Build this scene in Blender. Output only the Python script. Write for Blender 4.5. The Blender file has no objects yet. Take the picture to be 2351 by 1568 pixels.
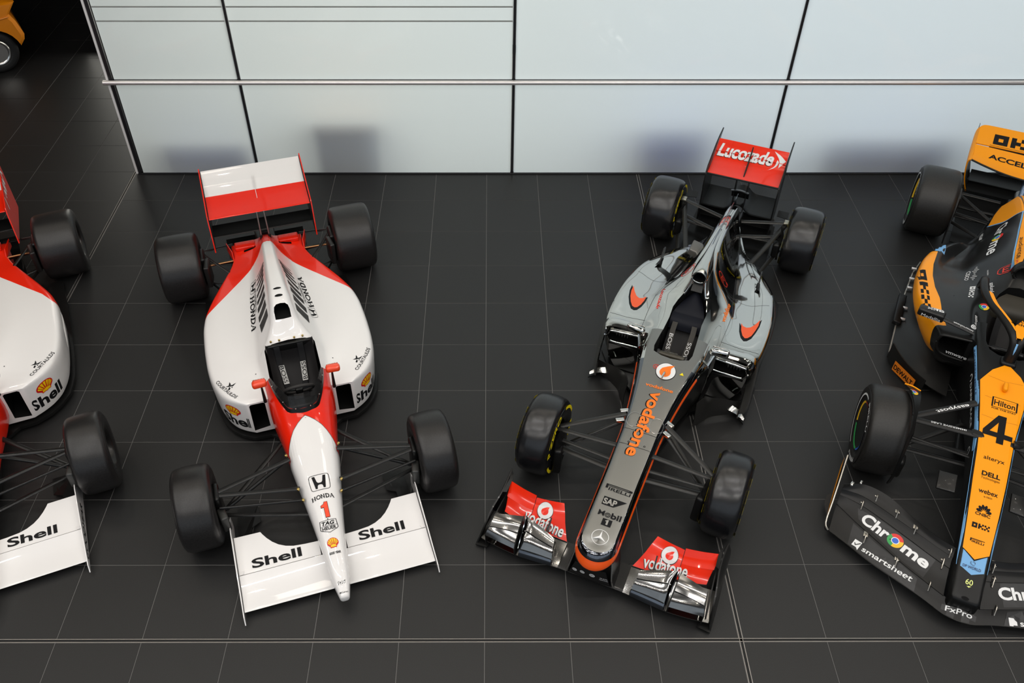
import bpy, bmesh, math, random
import numpy as np
from math import radians, sin, cos, pi
from mathutils import Vector, Matrix
from mathutils.bvhtree import BVHTree

random.seed(7)
S = bpy.context.scene
COL = S.collection

# ---------------------------------------------------------------- camera
cam_data = bpy.data.cameras.new('camera')
cam_data.sensor_width = 36.0
cam_data.lens = 36.0 * 2017.95 / 2351.0
cam_data.shift_x = 45.26 / 2351.0
cam_data.clip_end = 200
cam = bpy.data.objects.new('camera', cam_data)
COL.objects.link(cam)
cam.location = (0.042, -3.047, 5.750)
cam.rotation_euler = (radians(90 - 43.37), radians(-0.06), radians(-0.12))
S.camera = cam

# ---------------------------------------------------------------- world, lamps, exposure
S.view_settings.view_transform = 'Standard'
S.view_settings.look = 'None'
S.view_settings.exposure = 0.0
S.view_settings.gamma = 1.0
S.view_settings.use_curve_mapping = False
w = bpy.data.worlds.new('daylight')
S.world = w
w.use_nodes = True
wn = w.node_tree.nodes['Background']
wn.inputs['Color'].default_value = (0.72, 0.84, 1.0, 1)
wn.inputs['Strength'].default_value = 0.06


def area(name, loc, rot, sx, sy, energy, color, spread=180):
    l = bpy.data.lights.new(name, 'AREA')
    l.shape = 'RECTANGLE'
    l.size, l.size_y = sx, sy
    l.energy = energy
    l.color = color
    l.spread = radians(spread)
    o = bpy.data.objects.new(name, l)
    o.location = loc
    o.rotation_euler = rot
    COL.objects.link(o)
    return o


WARM = (1.0, 0.975, 0.945)
COOL = (0.80, 0.90, 1.0)
CEIL = 8.2
# rows of warm strip lamps in the ceiling
for ly, le in ((0.8, 62), (-2.2, 78), (-5.2, 105)):
    for lx in (-7.5, -2.5, 2.5, 7.5):
        area('ceiling_strip', (lx, ly, CEIL - 0.06), (0, 0, 0), 3.6, 0.16, le, WARM)
# luminous ceiling panels near the partition
for lx in (-8.4, -5.6, -2.8, 0.0, 2.8, 5.6, 8.4):
    area('ceiling_panel', (lx, 3.9, CEIL - 0.06), (0, 0, 0), 0.9, 0.45, 9, (1.0, 0.91, 0.78))
# small round downlights between the strips
for ly in (5.0, 2.2, -0.7, -3.6, -6.6):
    for k in range(10):
        l = bpy.data.lights.new('downlight', 'AREA')
        l.shape = 'DISK'
        l.size = 0.16
        l.energy = 12
        l.color = (1.0, 0.92, 0.80)
        o = bpy.data.objects.new('downlight', l)
        o.location = (-9 + 2.0 * k, ly, CEIL - 0.06)
        COL.objects.link(o)
# the room behind the frosted partition is lit too
area('backroom_lamp', (-2.6, 9.2, 2.4), (radians(-90), 0, 0), 6.5, 4.6, 190, (1.0, 0.975, 0.88))
area('backroom_lamp', (6.2, 9.2, 2.4), (radians(-90), 0, 0), 10.5, 4.6, 285, (0.91, 0.95, 1.0))
# daylight through the tall facade behind the camera
area('facade_daylight', (0, -12.4, 4.6), (radians(80), 0, 0), 30, 8, 520, COOL)

# ---------------------------------------------------------------- materials
MATS = {}


def M(name, color=(0.8, 0.8, 0.8), rough=0.5, metal=0.0, coat=0.0, spec=0.5, emit=None, alpha=None,
      speckle=0.0, scale=60, bump=0.0, coat_rough=0.03, rvar=0.0):
    if name in MATS:
        return MATS[name]
    m = bpy.data.materials.new(name)
    m.use_nodes = True
    nt = m.node_tree
    b = nt.nodes['Principled BSDF']
    b.inputs['Base Color'].default_value = (*color, 1)
    b.inputs['Roughness'].default_value = rough
    b.inputs['Metallic'].default_value = metal
    b.inputs['Coat Weight'].default_value = coat
    b.inputs['Coat Roughness'].default_value = coat_rough
    b.inputs['Specular IOR Level'].default_value = spec
    if emit:
        b.inputs['Emission Color'].default_value = (*color, 1)
        b.inputs['Emission Strength'].default_value = emit
    if speckle or bump or rvar:
        tc = nt.nodes.new('ShaderNodeTexCoord')
        n = nt.nodes.new('ShaderNodeTexNoise')
        n.inputs['Scale'].default_value = scale
        n.inputs['Detail'].default_value = 4
        nt.links.new(tc.outputs['Object'], n.inputs['Vector'])
        if speckle:
            mr = nt.nodes.new('ShaderNodeMapRange')
            mr.inputs['From Min'].default_value = 0.3
            mr.inputs['From Max'].default_value = 0.7
            mr.inputs['To Min'].default_value = 1 - speckle
            mr.inputs['To Max'].default_value = 1 + speckle
            nt.links.new(n.outputs['Fac'], mr.inputs['Value'])
            mx = nt.nodes.new('ShaderNodeMix')
            mx.data_type = 'RGBA'
            mx.blend_type = 'MULTIPLY'
            mx.inputs['Factor'].default_value = 1
            mx.inputs['A'].default_value = (*color, 1)
            nt.links.new(mr.outputs['Result'], mx.inputs['B'])
            nt.links.new(mx.outputs['Result'], b.inputs['Base Color'])
        if rvar:
            mr = nt.nodes.new('ShaderNodeMapRange')
            mr.inputs['From Min'].default_value = 0.3
            mr.inputs['From Max'].default_value = 0.7
            mr.inputs['To Min'].default_value = max(0, rough - rvar)
            mr.inputs['To Max'].default_value = rough + rvar
            nt.links.new(n.outputs['Fac'], mr.inputs['Value'])
            nt.links.new(mr.outputs['Result'], b.inputs['Roughness'])
        if bump:
            bp = nt.nodes.new('ShaderNodeBump')
            bp.inputs['Strength'].default_value = bump
            bp.inputs['Distance'].default_value = 0.002
            nt.links.new(n.outputs['Fac'], bp.inputs['Height'])
            nt.links.new(bp.outputs['Normal'], b.inputs['Normal'])
    MATS[name] = m
    return m


def see_through(name, color, amount, rough=0.05):
    """tinted clear plastic: part transparent, part glossy"""
    if name in MATS:
        return MATS[name]
    m = bpy.data.materials.new(name)
    m.use_nodes = True
    nt = m.node_tree
    b = nt.nodes['Principled BSDF']
    b.inputs['Base Color'].default_value = (*color, 1)
    b.inputs['Roughness'].default_value = rough
    t = nt.nodes.new('ShaderNodeBsdfTransparent')
    mx = nt.nodes.new('ShaderNodeMixShader')
    mx.inputs[0].default_value = amount
    nt.links.new(b.outputs[0], mx.inputs[1])
    nt.links.new(t.outputs[0], mx.inputs[2])
    nt.links.new(mx.outputs[0], nt.nodes['Material Output'].inputs['Surface'])
    MATS[name] = m
    return m


def carbon(name, base=0.009, rough=0.32, scale=140):
    """woven carbon fibre: fine diagonal weave under lacquer"""
    if name in MATS:
        return MATS[name]
    m = M(name, (base, base, base * 1.05), rough, spec=0.35, coat=0.1)
    nt = m.node_tree
    b = nt.nodes['Principled BSDF']
    tc = nt.nodes.new('ShaderNodeTexCoord')
    ck = nt.nodes.new('ShaderNodeTexChecker')
    ck.inputs['Scale'].default_value = scale
    ck.inputs['Color1'].default_value = (base * 0.6, base * 0.6, base * 0.6, 1)
    ck.inputs['Color2'].default_value = (base * 1.7, base * 1.65, base * 1.6, 1)
    nt.links.new(tc.outputs['Object'], ck.inputs['Vector'])
    nt.links.new(ck.outputs['Color'], b.inputs['Base Color'])
    return m


WHITE = M('white_paint', (0.82, 0.80, 0.79), 0.28, coat=0.8)
RED = M('rocket_red_paint', (0.78, 0.016, 0.003), 0.26, coat=0.4, spec=0.3)
DECKRED = RED
BLACK = M('black_paint', (0.006, 0.006, 0.006), 0.35, spec=0.3)
DARK = M('cavity_black', (0.004, 0.004, 0.004), 0.7, spec=0.15)
SATIN = M('satin_black', (0.006, 0.006, 0.006), 0.30, spec=0.35)
GREYMET = M('dull_metal', (0.30, 0.29, 0.28), 0.38, 0.9)
STEEL = M('bright_steel', (0.72, 0.70, 0.67), 0.22, 1.0)
TRIMW = M('pale_trim', (0.92, 0.90, 0.89), 0.4)
ALU = M('brushed_aluminium', (0.78, 0.74, 0.73), 0.34, 0.75)
BRASS = M('brass_bolt', (0.60, 0.44, 0.16), 0.3, 1.0)
BRONZE = M('bronze_pipe', (0.42, 0.22, 0.10), 0.35, 1.0)
RUBBER = M('worn_slick_rubber', (0.012, 0.011, 0.011), 0.36, spec=0.45, speckle=0.30, scale=90, bump=0.25)
RUBBER_GLOSS = M('glossy_rubber', (0.007, 0.007, 0.008), 0.27, spec=0.6, speckle=0.3, scale=70, bump=0.1)
RUBBER_MATT = M('matt_rubber', (0.012, 0.011, 0.010), 0.44, spec=0.45, speckle=0.3, scale=80, bump=0.2)
INK = M('black_print', (0.007, 0.007, 0.008), 0.5, spec=0.15)
WPRINT = M('white_print', (0.80, 0.80, 0.80), 0.4)
YPRINT = M('yellow_print', (0.86, 0.68, 0.0), 0.5)
OPRINT = M('orange_print', (0.93, 0.20, 0.01), 0.4)
RPRINT = M('red_print', (0.75, 0.03, 0.012), 0.4)
SHELLY = M('yellow_shell_print', (0.92, 0.58, 0.0), 0.4)
SHELLR = M('red_shell_print', (0.62, 0.006, 0.01), 0.4)
CHROME = M('chrome_paint', (0.61, 0.605, 0.575), 0.06, 1.0)
SILVER = M('satin_silver_paint', (0.25, 0.247, 0.24), 0.15, 1.0)
NSILVER = M('matt_silver_paint', (0.25, 0.247, 0.232), 0.36, 0.85)
CARB = carbon('carbon_fibre')
LEATHER = M('seat_leather', (0.006, 0.005, 0.005), 0.4, spec=0.2)
WEB = M('belt_webbing', (0.007, 0.007, 0.008), 0.7, spec=0.2)
SMOKE = see_through('smoked_screen', (0.02, 0.02, 0.02), 0.70)
CLEAR = see_through('clear_plastic', (0.3, 0.3, 0.3), 0.85)

# ---------------------------------------------------------------- mesh helpers


def thing(name, label, cat, loc=(0, 0, 0), rz=0.0, group=None):
    o = bpy.data.objects.new(name, None)
    o.empty_display_size = 0.2
    COL.objects.link(o)
    o.location = loc
    o.rotation_euler = (0, 0, rz)
    o['label'] = label
    o['category'] = cat
    if group:
        o['group'] = group
    return o


def mob(name, V, F, mats, parent=None, smooth=True, fm=None, sharp=38, label=None):
    me = bpy.data.meshes.new(name)
    me.from_pydata([tuple(v) for v in V], [], [tuple(f) for f in F])
    if not isinstance(mats, (list, tuple)):
        mats = [mats]
    for m in mats:
        me.materials.append(m)
    if fm is not None:
        me.polygons.foreach_set('material_index', list(fm))
    me.validate()
    if smooth:
        me.polygons.foreach_set('use_smooth', [True] * len(me.polygons))
        me.set_sharp_from_angle(angle=radians(sharp))
    me.update()
    o = bpy.data.objects.new(name, me)
    COL.objects.link(o)
    if parent:
        o.parent = parent
    if label:
        o['label'] = label
    return o


def frombm(name, bm, mats, parent=None, smooth=True, sharp=38, label=None):
    bmesh.ops.recalc_face_normals(bm, faces=bm.faces)
    me = bpy.data.meshes.new(name)
    bm.to_mesh(me)
    bm.free()
    if not isinstance(mats, (list, tuple)):
        mats = [mats]
    for m in mats:
        me.materials.append(m)
    if smooth:
        me.polygons.foreach_set('use_smooth', [True] * len(me.polygons))
        me.set_sharp_from_angle(angle=radians(sharp))
    o = bpy.data.objects.new(name, me)
    COL.objects.link(o)
    if parent:
        o.parent = parent
    if label:
        o['label'] = label
    return o


def pchip(x, Y, xs):
    """shape-preserving cubic through (x, Y[k]) sampled at xs; Y may be n-d"""
    x = np.asarray(x, float)
    Y = np.asarray(Y, float)
    xs = np.asarray(xs, float)
    h = np.diff(x)
    sh = (len(h),) + (1,) * (Y.ndim - 1)
    hh = h.reshape(sh)
    d = np.diff(Y, axis=0) / hh
    m = np.zeros_like(Y)
    if len(x) == 2:
        m[:] = d[0]
    else:
        w1 = 2 * hh[1:] + hh[:-1]
        w2 = hh[1:] + 2 * hh[:-1]
        ok = d[:-1] * d[1:] > 0
        with np.errstate(divide='ignore', invalid='ignore'):
            mm = (w1 + w2) / (w1 / d[:-1] + w2 / d[1:])
        m[1:-1] = np.where(ok, mm, 0)
        m[0], m[-1] = d[0], d[-1]
    k = np.clip(np.searchsorted(x, xs, side='right') - 1, 0, len(h) - 1)
    t = (xs - x[k]) / h[k]
    sh = (len(xs),) + (1,) * (Y.ndim - 1)
    t = t.reshape(sh)
    H = h[k].reshape(sh)
    return ((2 * t**3 - 3 * t**2 + 1) * Y[k] + (t**3 - 2 * t**2 + t) * H * m[k]
            + (-2 * t**3 + 3 * t**2) * Y[k + 1] + (t**3 - t**2) * H * m[k + 1])


def loft(name, secs, mats, parent, kx=6, kp=4, cols=None, fmat=None, sharp=38, cx=0.0, label=None, both=True, xoff=None):
    """secs: [(x, [(y,z) half profile from top centre down to bottom centre])]; mirrored in y.
    xoff: optional per-section list of x offsets per profile point (swept faces)."""
    secs = sorted(secs, key=lambda s: -s[0])
    X = np.array([-s[0] for s in secs])
    P = np.array([s[1] for s in secs], float)            # n, m, 2
    n, mth = P.shape[:2]
    XO = np.zeros((n, mth)) if xoff is None else np.array(xoff, float)
    Q = np.dstack([P, (-X)[:, None] + XO])               # y z x
    u = np.arange(n)
    us = np.linspace(0, n - 1, (n - 1) * kx + 1)
    # parametrise along x by index of section but spacing by x
    xs = np.interp(us, u, X)
    Q = pchip(X, Q, xs)
    v = np.arange(mth)
    vs = np.linspace(0, mth - 1, (mth - 1) * kp + 1)
    Q = np.swapaxes(pchip(v, np.swapaxes(Q, 0, 1), vs), 0, 1)
    N, Mh = Q.shape[:2]
    seg = np.minimum((np.arange(Mh - 1) // kp), mth - 2)
    ring_half = Q
    mir = Q[:, Mh - 2:0:-1].copy()
    mir[..., 0] *= -1
    R = np.concatenate([ring_half, mir], axis=1)         # N, L, 3
    L = R.shape[1]
    V = np.stack([R[..., 2], R[..., 0] + cx, R[..., 1]], -1).reshape(-1, 3)
    segs = list(seg) + list(seg[::-1])
    F, fm = [], []
    for i in range(N - 1):
        for j in range(L):
            j2 = (j + 1) % L
            f = (i * L + j, i * L + j2, (i + 1) * L + j2, (i + 1) * L + j)
            F.append(f)
            if fmat:
                c = V[list(f)].mean(0)
                fm.append(fmat(c, segs[j]))
            else:
                fm.append(cols[segs[j]] if cols else 0)
    F.append(tuple(range(L - 1, -1, -1)))
    F.append(tuple((N - 1) * L + j for j in range(L)))
    for q in (0, N - 1):
        fm.append(fmat(V[q * L:(q + 1) * L].mean(0), 0) if fmat else (cols[0] if cols else 0))
    F = [f[::-1] for f in F]
    return mob(name, V, F, mats, parent, True, fm, sharp, label)


def sup(hw, zt, zb, n=2.6, k=9, zc=None, nb=None):
    """half superellipse profile from top centre to bottom centre"""
    zc = (zt + zb) / 2 if zc is None else zc
    nb = nb or n
    out = []
    for i in range(k):
        a = pi / 2 - pi * i / (k - 1)
        nn = n if a >= 0 else nb
        c, s = abs(cos(a)) ** (2 / nn), abs(sin(a)) ** (2 / nn)
        out.append((hw * c, zc + (zt - zc) * s if a >= 0 else zc - (zc - zb) * s))
    out[0] = (0, zt)
    out[-1] = (0, zb)
    return out


def spline(pts, k=6):
    P = np.array(pts, float)
    d = np.concatenate([[0], np.cumsum(np.maximum(1e-6, np.linalg.norm(np.diff(P, axis=0), axis=1)))])
    # catmull-rom
    out = []
    for i in range(len(P) - 1):
        p0 = P[max(i - 1, 0)]
        p1, p2 = P[i], P[i + 1]
        p3 = P[min(i + 2, len(P) - 1)]
        for t in np.linspace(0, 1, k, endpoint=False):
            out.append(0.5 * ((2 * p1) + (-p0 + p2) * t + (2 * p0 - 5 * p1 + 4 * p2 - p3) * t * t + (-p0 + 3 * p1 - 3 * p2 + p3) * t**3))
    out.append(P[-1])
    return np.array(out)


def tube(name, pts, r, mat, parent=None, seg=10, flat=1.0, k=0, up=(0, 0, 1), cap=True, label=None, r2=None, close=False):
    """tube along pts; flat < 1 squashes the section along `up`"""
    P = np.array(pts, float) if not k else spline(pts, k)
    n = len(P)
    V, F = [], []
    for i in range(n):
        if close:
            t = P[(i + 1) % n] - P[i - 1]
        else:
            t = P[min(i + 1, n - 1)] - P[max(i - 1, 0)]
        t = Vector(t).normalized()
        a = Vector(up)
        s = t.cross(a)
        if s.length < 1e-4:
            s = t.cross(Vector((1, 0, 0)))
        s.normalize()
        u = s.cross(t).normalized()
        rr = r if r2 is None else r + (r2 - r) * i / (n - 1)
        for j in range(seg):
            th = 2 * pi * j / seg
            V.append(Vector(P[i]) + s * (rr * cos(th)) + u * (rr * flat * sin(th)))
    m = n if close else n - 1
    for i in range(m):
        for j in range(seg):
            j2 = (j + 1) % seg
            i2 = (i + 1) % n
            F.append((i * seg + j, i * seg + j2, i2 * seg + j2, i2 * seg + j))
    if cap and not close:
        F.append(tuple(range(seg - 1, -1, -1)))
        F.append(tuple((n - 1) * seg + j for j in range(seg)))
    return mob(name, V, F, mat, parent, True, None, 50, label)


def lathe(name, prof, mat, parent=None, seg=48, axis='y', fm=None, mats=None, centre=(0, 0, 0), label=None, sharp=38, close=False):
    """prof: [(a along axis, r)]"""
    V, F, FM = [], [], []
    n = len(prof)
    for i, (a, r) in enumerate(prof):
        for j in range(seg):
            th = 2 * pi * j / seg
            c, s = r * cos(th), r * sin(th)
            p = (c, a, s) if axis == 'y' else ((c, s, a) if axis == 'z' else (a, c, s))
            V.append((p[0] + centre[0], p[1] + centre[1], p[2] + centre[2]))
    for i in range(n if close else n - 1):
        for j in range(seg):
            j2 = (j + 1) % seg
            i2 = (i + 1) % n
            F.append((i * seg + j, i2 * seg + j, i2 * seg + j2, i * seg + j2))
            FM.append(fm[i] if fm else 0)
    if not close:
        if prof[0][1] > 1e-5:
            F.append(tuple(range(seg)))
            FM.append(fm[0] if fm else 0)
        if prof[-1][1] > 1e-5:
            F.append(tuple((n - 1) * seg + j for j in range(seg - 1, -1, -1)))
            FM.append(fm[-1] if fm else 0)
    o = mob(name, V, F, mats or mat, parent, True, FM, sharp, label)
    return o


def plate(name, pts, t, mat, parent=None, off=(0, 0, 0), label=None, mats=None, bev=0.0):
    """flat or slightly bent polygon given in 3-D, thickened by t along its mean normal"""
    P = [Vector(p) + Vector(off) for p in pts]
    nrm = Vector((0, 0, 0))
    for i in range(len(P)):
        a, b = P[i], P[(i + 1) % len(P)]
        nrm += a.cross(b)
    nrm.normalize()
    n = len(P)
    V = [p + nrm * (t / 2) for p in P] + [p - nrm * (t / 2) for p in P]
    F = [tuple(range(n)), tuple(range(2 * n - 1, n - 1, -1))]
    fm = [0, 1 if mats and len(mats) > 1 else 0]
    for i in range(n):
        j = (i + 1) % n
        F.append((i, i + n, j + n, j))
        fm.append(2 if mats and len(mats) > 2 else 0)
    return mob(name, V, F, mats or mat, parent, True, fm, 30, label)


def sheet(name, rows, t, mat, parent=None, k=5, label=None, mats=None, up=(0, 0, 1)):
    """curved sheet through a grid of 3-D points (rows x columns), smoothed both ways and given thickness t"""
    G = np.array(rows, float)
    if G.shape[0] > 1:
        G = np.array([spline(G[:, j], k) for j in range(G.shape[1])]).swapaxes(0, 1)
    G = np.array([spline(G[i], k) for i in range(G.shape[0])])
    a, b = G.shape[:2]
    du = np.gradient(G, axis=0)
    dv = np.gradient(G, axis=1)
    N = np.cross(du, dv)
    N /= np.maximum(1e-9, np.linalg.norm(N, axis=2, keepdims=True))
    if (N.reshape(-1, 3) @ np.array(up, float)).sum() < 0:
        G = G[:, ::-1]
        N = -N[:, ::-1]
    V = np.concatenate([(G + N * t / 2).reshape(-1, 3), (G - N * t / 2).reshape(-1, 3)])
    F, fm = [], []
    o = a * b
    for i in range(a - 1):
        for j in range(b - 1):
            q = (i * b + j, (i + 1) * b + j, (i + 1) * b + j + 1, i * b + j + 1)
            F.append(q)
            fm.append(0)
            F.append(tuple(o + x for x in q[::-1]))
            fm.append(1 if mats and len(mats) > 1 else 0)
    rim = [(0, j) for j in range(b)] + [(i, b - 1) for i in range(1, a)] + [(a - 1, j) for j in range(b - 2, -1, -1)] + [(i, 0) for i in range(a - 2, 0, -1)]
    ids = [i * b + j for i, j in rim]
    for q in range(len(ids)):
        p, r = ids[q], ids[(q + 1) % len(ids)]
        F.append((p, r, r + o, p + o))
        fm.append(0)
    return mob(name, V, F, mats or mat, parent, True, fm, 40, label)


def rbox(name, c, size, r, mat, parent=None, rot=(0, 0, 0), seg=3, label=None, taper=None):
    bm = bmesh.new()
    bmesh.ops.create_cube(bm, size=1)
    for v in bm.verts:
        k = 1.0
        if taper and v.co.x > 0:
            k = taper
        v.co = Vector((v.co.x * size[0], v.co.y * size[1] * k, v.co.z * size[2] * k))
    if r > 0:
        bmesh.ops.bevel(bm, geom=list(bm.edges), offset=r, segments=seg, profile=0.5, affect='EDGES')
    from mathutils import Euler
    mat4 = Matrix.Translation(c) @ Euler(rot).to_matrix().to_4x4()
    bm.transform(mat4)
    return frombm(name, bm, mat, parent, label=label)


def wing(name, st, mats, parent, n=10, k=4, label=None, ends=True, sym=False):
    """st: [(y, xle, zle, xte, zte, thick, sag)] ; sag > 0 hollows the upper side"""
    if sym:
        st = [(-s[0],) + tuple(s[1:]) for s in reversed(st) if s[0] > 1e-6] + list(st)
    A = np.array(st, float)
    if k > 1 and len(A) > 2:
        u = np.arange(len(A))
        A = pchip(u, A, np.linspace(0, len(A) - 1, (len(A) - 1) * k + 1))
    V, F, fm = [], [], []
    ts = (1 - np.cos(np.linspace(0, pi, n))) / 2
    L = 2 * n - 2
    for y, xl, zl, xt, zt, th, sag in A:
        c = np.array([xt - xl, zt - zl])
        l = np.hypot(*c)
        nn = np.array([c[1], -c[0]]) / l
        if nn[1] < 0:
            nn = -nn
        up, lo = [], []
        for t in ts:
            half = th * (1.9 * math.sqrt(max(t, 0)) * (1 - t) + 0.12 * t) * 0.5 + 0.0008
            ctr = np.array([xl, zl]) + c * t - nn * sag * 4 * t * (1 - t)
            up.append(ctr + nn * half)
            lo.append(ctr - nn * half)
        loop = up + lo[-2:0:-1]
        for p in loop:
            V.append((p[0], y, p[1]))
    for i in range(len(A) - 1):
        for j in range(L):
            j2 = (j + 1) % L
            F.append((i * L + j, i * L + j2, (i + 1) * L + j2, (i + 1) * L + j))
            fm.append(0 if j < n - 1 else (1 if isinstance(mats, (list, tuple)) and len(mats) > 1 else 0))
    if ends:
        F.append(tuple(range(L)))
        F.append(tuple((len(A) - 1) * L + j for j in range(L - 1, -1, -1)))
        fm += [0, 0]
    o = mob(name, V, F, mats, parent, True, fm, 40, label)
    bm = bmesh.new()
    bm.from_mesh(o.data)
    bmesh.ops.recalc_face_normals(bm, faces=bm.faces)
    bm.to_mesh(o.data)
    bm.free()
    return o


def prism(poly, a0, a1, axis='z', scale1=1.0):
    """closed cutter: polygon in the two other axes, swept along axis"""
    n = len(poly)
    cx = sum(p[0] for p in poly) / n
    cy = sum(p[1] for p in poly) / n
    V = []
    for a, s in ((a0, 1.0), (a1, scale1)):
        for p in poly:
            q = (cx + (p[0] - cx) * s, cy + (p[1] - cy) * s)
            V.append((q[0], q[1], a) if axis == 'z' else ((a, q[0], q[1]) if axis == 'x' else (q[0], a, q[1])))
    F = [tuple(range(n)), tuple(range(2 * n - 1, n - 1, -1))] + [(i, i + n, (i + 1) % n + n, (i + 1) % n) for i in range(n)]
    bm = bmesh.new()
    vs = [bm.verts.new(v) for v in V]
    for f in F:
        bm.faces.new([vs[i] for i in f])
    bmesh.ops.recalc_face_normals(bm, faces=bm.faces)
    return bm


def cut(o, cutters, mat=None, sharp=38):
    """subtract cutter meshes (bmesh list); the cut faces take mat"""
    mi = len(o.data.materials)
    o.data.materials.append(mat or DARK)
    bm0 = bmesh.new()
    bm0.from_mesh(o.data)
    bmesh.ops.recalc_face_normals(bm0, faces=bm0.faces)
    bm0.to_mesh(o.data)
    bm0.free()
    tmp = []
    for bm in cutters:
        me = bpy.data.meshes.new('cutter')
        bm.to_mesh(me)
        bm.free()
        for q in range(mi):
            me.materials.append(o.data.materials[q])
        me.materials.append(mat or DARK)
        me.polygons.foreach_set('material_index', [mi] * len(me.polygons))
        c = bpy.data.objects.new('cutter', me)
        COL.objects.link(c)
        c.parent = o.parent
        m = o.modifiers.new('cut', 'BOOLEAN')
        m.operation = 'DIFFERENCE'
        m.solver = 'EXACT'
        m.object = c
        tmp.append(c)
    bpy.context.view_layer.update()
    dg = bpy.context.evaluated_depsgraph_get()
    me = bpy.data.meshes.new_from_object(o.evaluated_get(dg))
    o.modifiers.clear()
    old = o.data
    o.data = me
    me.name = old.name
    for c in tmp:
        m = c.data
        bpy.data.objects.remove(c)
        bpy.data.meshes.remove(m)
    me.polygons.foreach_set('use_smooth', [True] * len(me.polygons))
    me.set_sharp_from_angle(angle=radians(sharp))
    return o


def bvh(*objs):
    V, F = [], []
    for o in objs:
        n = len(V)
        V += [v.co.copy() for v in o.data.vertices]
        F += [tuple(n + i for i in p.vertices) for p in o.data.polygons]
    return BVHTree.FromPolygons(V, F)


# ---------------------------------------------------------------- printing: flat artwork laid onto surfaces
_fonts = {}
_txt = {}


def text2d(body, bold=0.0, shear=0.0, spacing=1.0):
    """filled glyph outlines; u spans 0..1 over the width, v is 0 at the baseline and 1 at cap height"""
    if 'M' in body and bold > 0.004:
        bold = 0.004
    key = (body, bold, shear, spacing)
    if key in _txt:
        return _txt[key]
    cu = bpy.data.curves.new('glyphs', 'FONT')
    cu.body = body
    cu.size = 1
    cu.offset = bold
    cu.shear = shear
    cu.space_character = spacing
    cu.resolution_u = 4
    cu.fill_mode = 'FRONT'
    o = bpy.data.objects.new('glyphs', cu)
    COL.objects.link(o)
    bpy.context.view_layer.update()
    me = bpy.data.meshes.new_from_object(o.evaluated_get(bpy.context.evaluated_depsgraph_get()))
    V = np.array([v.co[:2] for v in me.vertices])
    F = [tuple(p.vertices) for p in me.polygons]
    bpy.data.objects.remove(o)
    bpy.data.curves.remove(cu)
    bpy.data.meshes.remove(me)
    x0, x1 = V[:, 0].min(), V[:, 0].max()
    V = np.column_stack([(V[:, 0] - x0) / (x1 - x0), V[:, 1] / 0.727])
    _txt[key] = (V, F)
    return _txt[key]


def dec(name, art, O, U, W, mat, parent, tree=None, D=(0, 0, -1), off=0.0016, maxe=0.03, label=None, warp=None, lift=0.4):
    """artwork (V 2-D, F) mapped p = O + u*U + v*W, then cast along D onto the surface"""
    V2, F = art
    O, U, W, D = Vector(O), Vector(U), Vector(W), Vector(D).normalized()
    bm = bmesh.new()
    vs = [bm.verts.new((a, b, 0)) for a, b in V2]
    for f in F:
        try:
            bm.faces.new([vs[i] for i in f])
        except ValueError:
            pass
    lu, lw = U.length, W.length
    if maxe and tree is not None:
        for ax, ln in ((0, lu), (1, lw)):
            c = [v.co[ax] for v in bm.verts]
            lo, hi = min(c), max(c)
            n = int(min(60, (hi - lo) * ln / maxe))
            no = Vector((1, 0, 0)) if ax == 0 else Vector((0, 1, 0))
            for q in range(1, n + 1):
                p = lo + (hi - lo) * q / (n + 1)
                bmesh.ops.bisect_plane(bm, geom=list(bm.verts) + list(bm.edges) + list(bm.faces), plane_co=no * p, plane_no=no, dist=1e-6)
    miss = []
    for v in bm.verts:
        u, t = v.co.x, v.co.y
        if warp:
            u, t = warp(u, t)
        p = O + U * u + W * t
        if tree is not None:
            h = tree.ray_cast(p - D * lift, D)
            if h[0] is not None:
                nn = h[1] if h[1].dot(D) < 0 else -h[1]
                p = h[0] + nn * off - D * off * 0.5
            else:
                miss.append(v)
        v.co = p
    if miss:
        bmesh.ops.delete(bm, geom=miss, context='VERTS')
    me = bpy.data.meshes.new(name)
    bm.to_mesh(me)
    bm.free()
    me.materials.append(mat)
    o = bpy.data.objects.new(name, me)
    COL.objects.link(o)
    if parent:
        o.parent = parent
    if label:
        o['label'] = label
    return o


def dtext(body, p0, p1, h, mat, parent, tree=None, z=0.0, bold=0.0, shear=0.0, spacing=1.0, D=(0, 0, -1), up=None, name='lettering', warp=None, off=0.0016, maxe=0.03):
    """text with its baseline from p0 to p1 (car frame) and cap height h; `up` overrides the perpendicular"""
    a = Vector((p0[0], p0[1], p0[2] if len(p0) > 2 else z))
    b = Vector((p1[0], p1[1], p1[2] if len(p1) > 2 else z))
    U = b - a
    if up is None:
        W = Vector((-U.y, U.x, 0)).normalized() * h
    else:
        W = Vector(up).normalized() * h
    return dec(name, text2d(body, bold, shear, spacing), a, U, W, mat, parent, tree, D, off=off, maxe=maxe, warp=warp)


def poly2d(*loops):
    """several simple outlines as one artwork"""
    V, F = [], []
    for l in loops:
        n = len(V)
        V += list(l)
        F.append(tuple(range(n, n + len(l))))
    return (V, F)


def ring2d(cx, cy, r0, r1, n=36, a0=0, a1=360, sy=1.0):
    V, F = [], []
    full = abs(a1 - a0) >= 359.9
    m = n if full else n + 1
    for i in range(m):
        a = radians(a0 + (a1 - a0) * i / n)
        V.append((cx + r0 * cos(a), cy + r0 * sin(a) * sy))
        V.append((cx + r1 * cos(a), cy + r1 * sin(a) * sy))
    for i in range(n):
        j = (i + 1) % m
        F.append((2 * i, 2 * i + 1, 2 * j + 1, 2 * j))
    return (V, F)


def disc2d(cx, cy, r, n=32, sy=1.0):
    return poly2d([(cx + r * cos(2 * pi * i / n), cy + r * sin(2 * pi * i / n) * sy) for i in range(n)])


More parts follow.
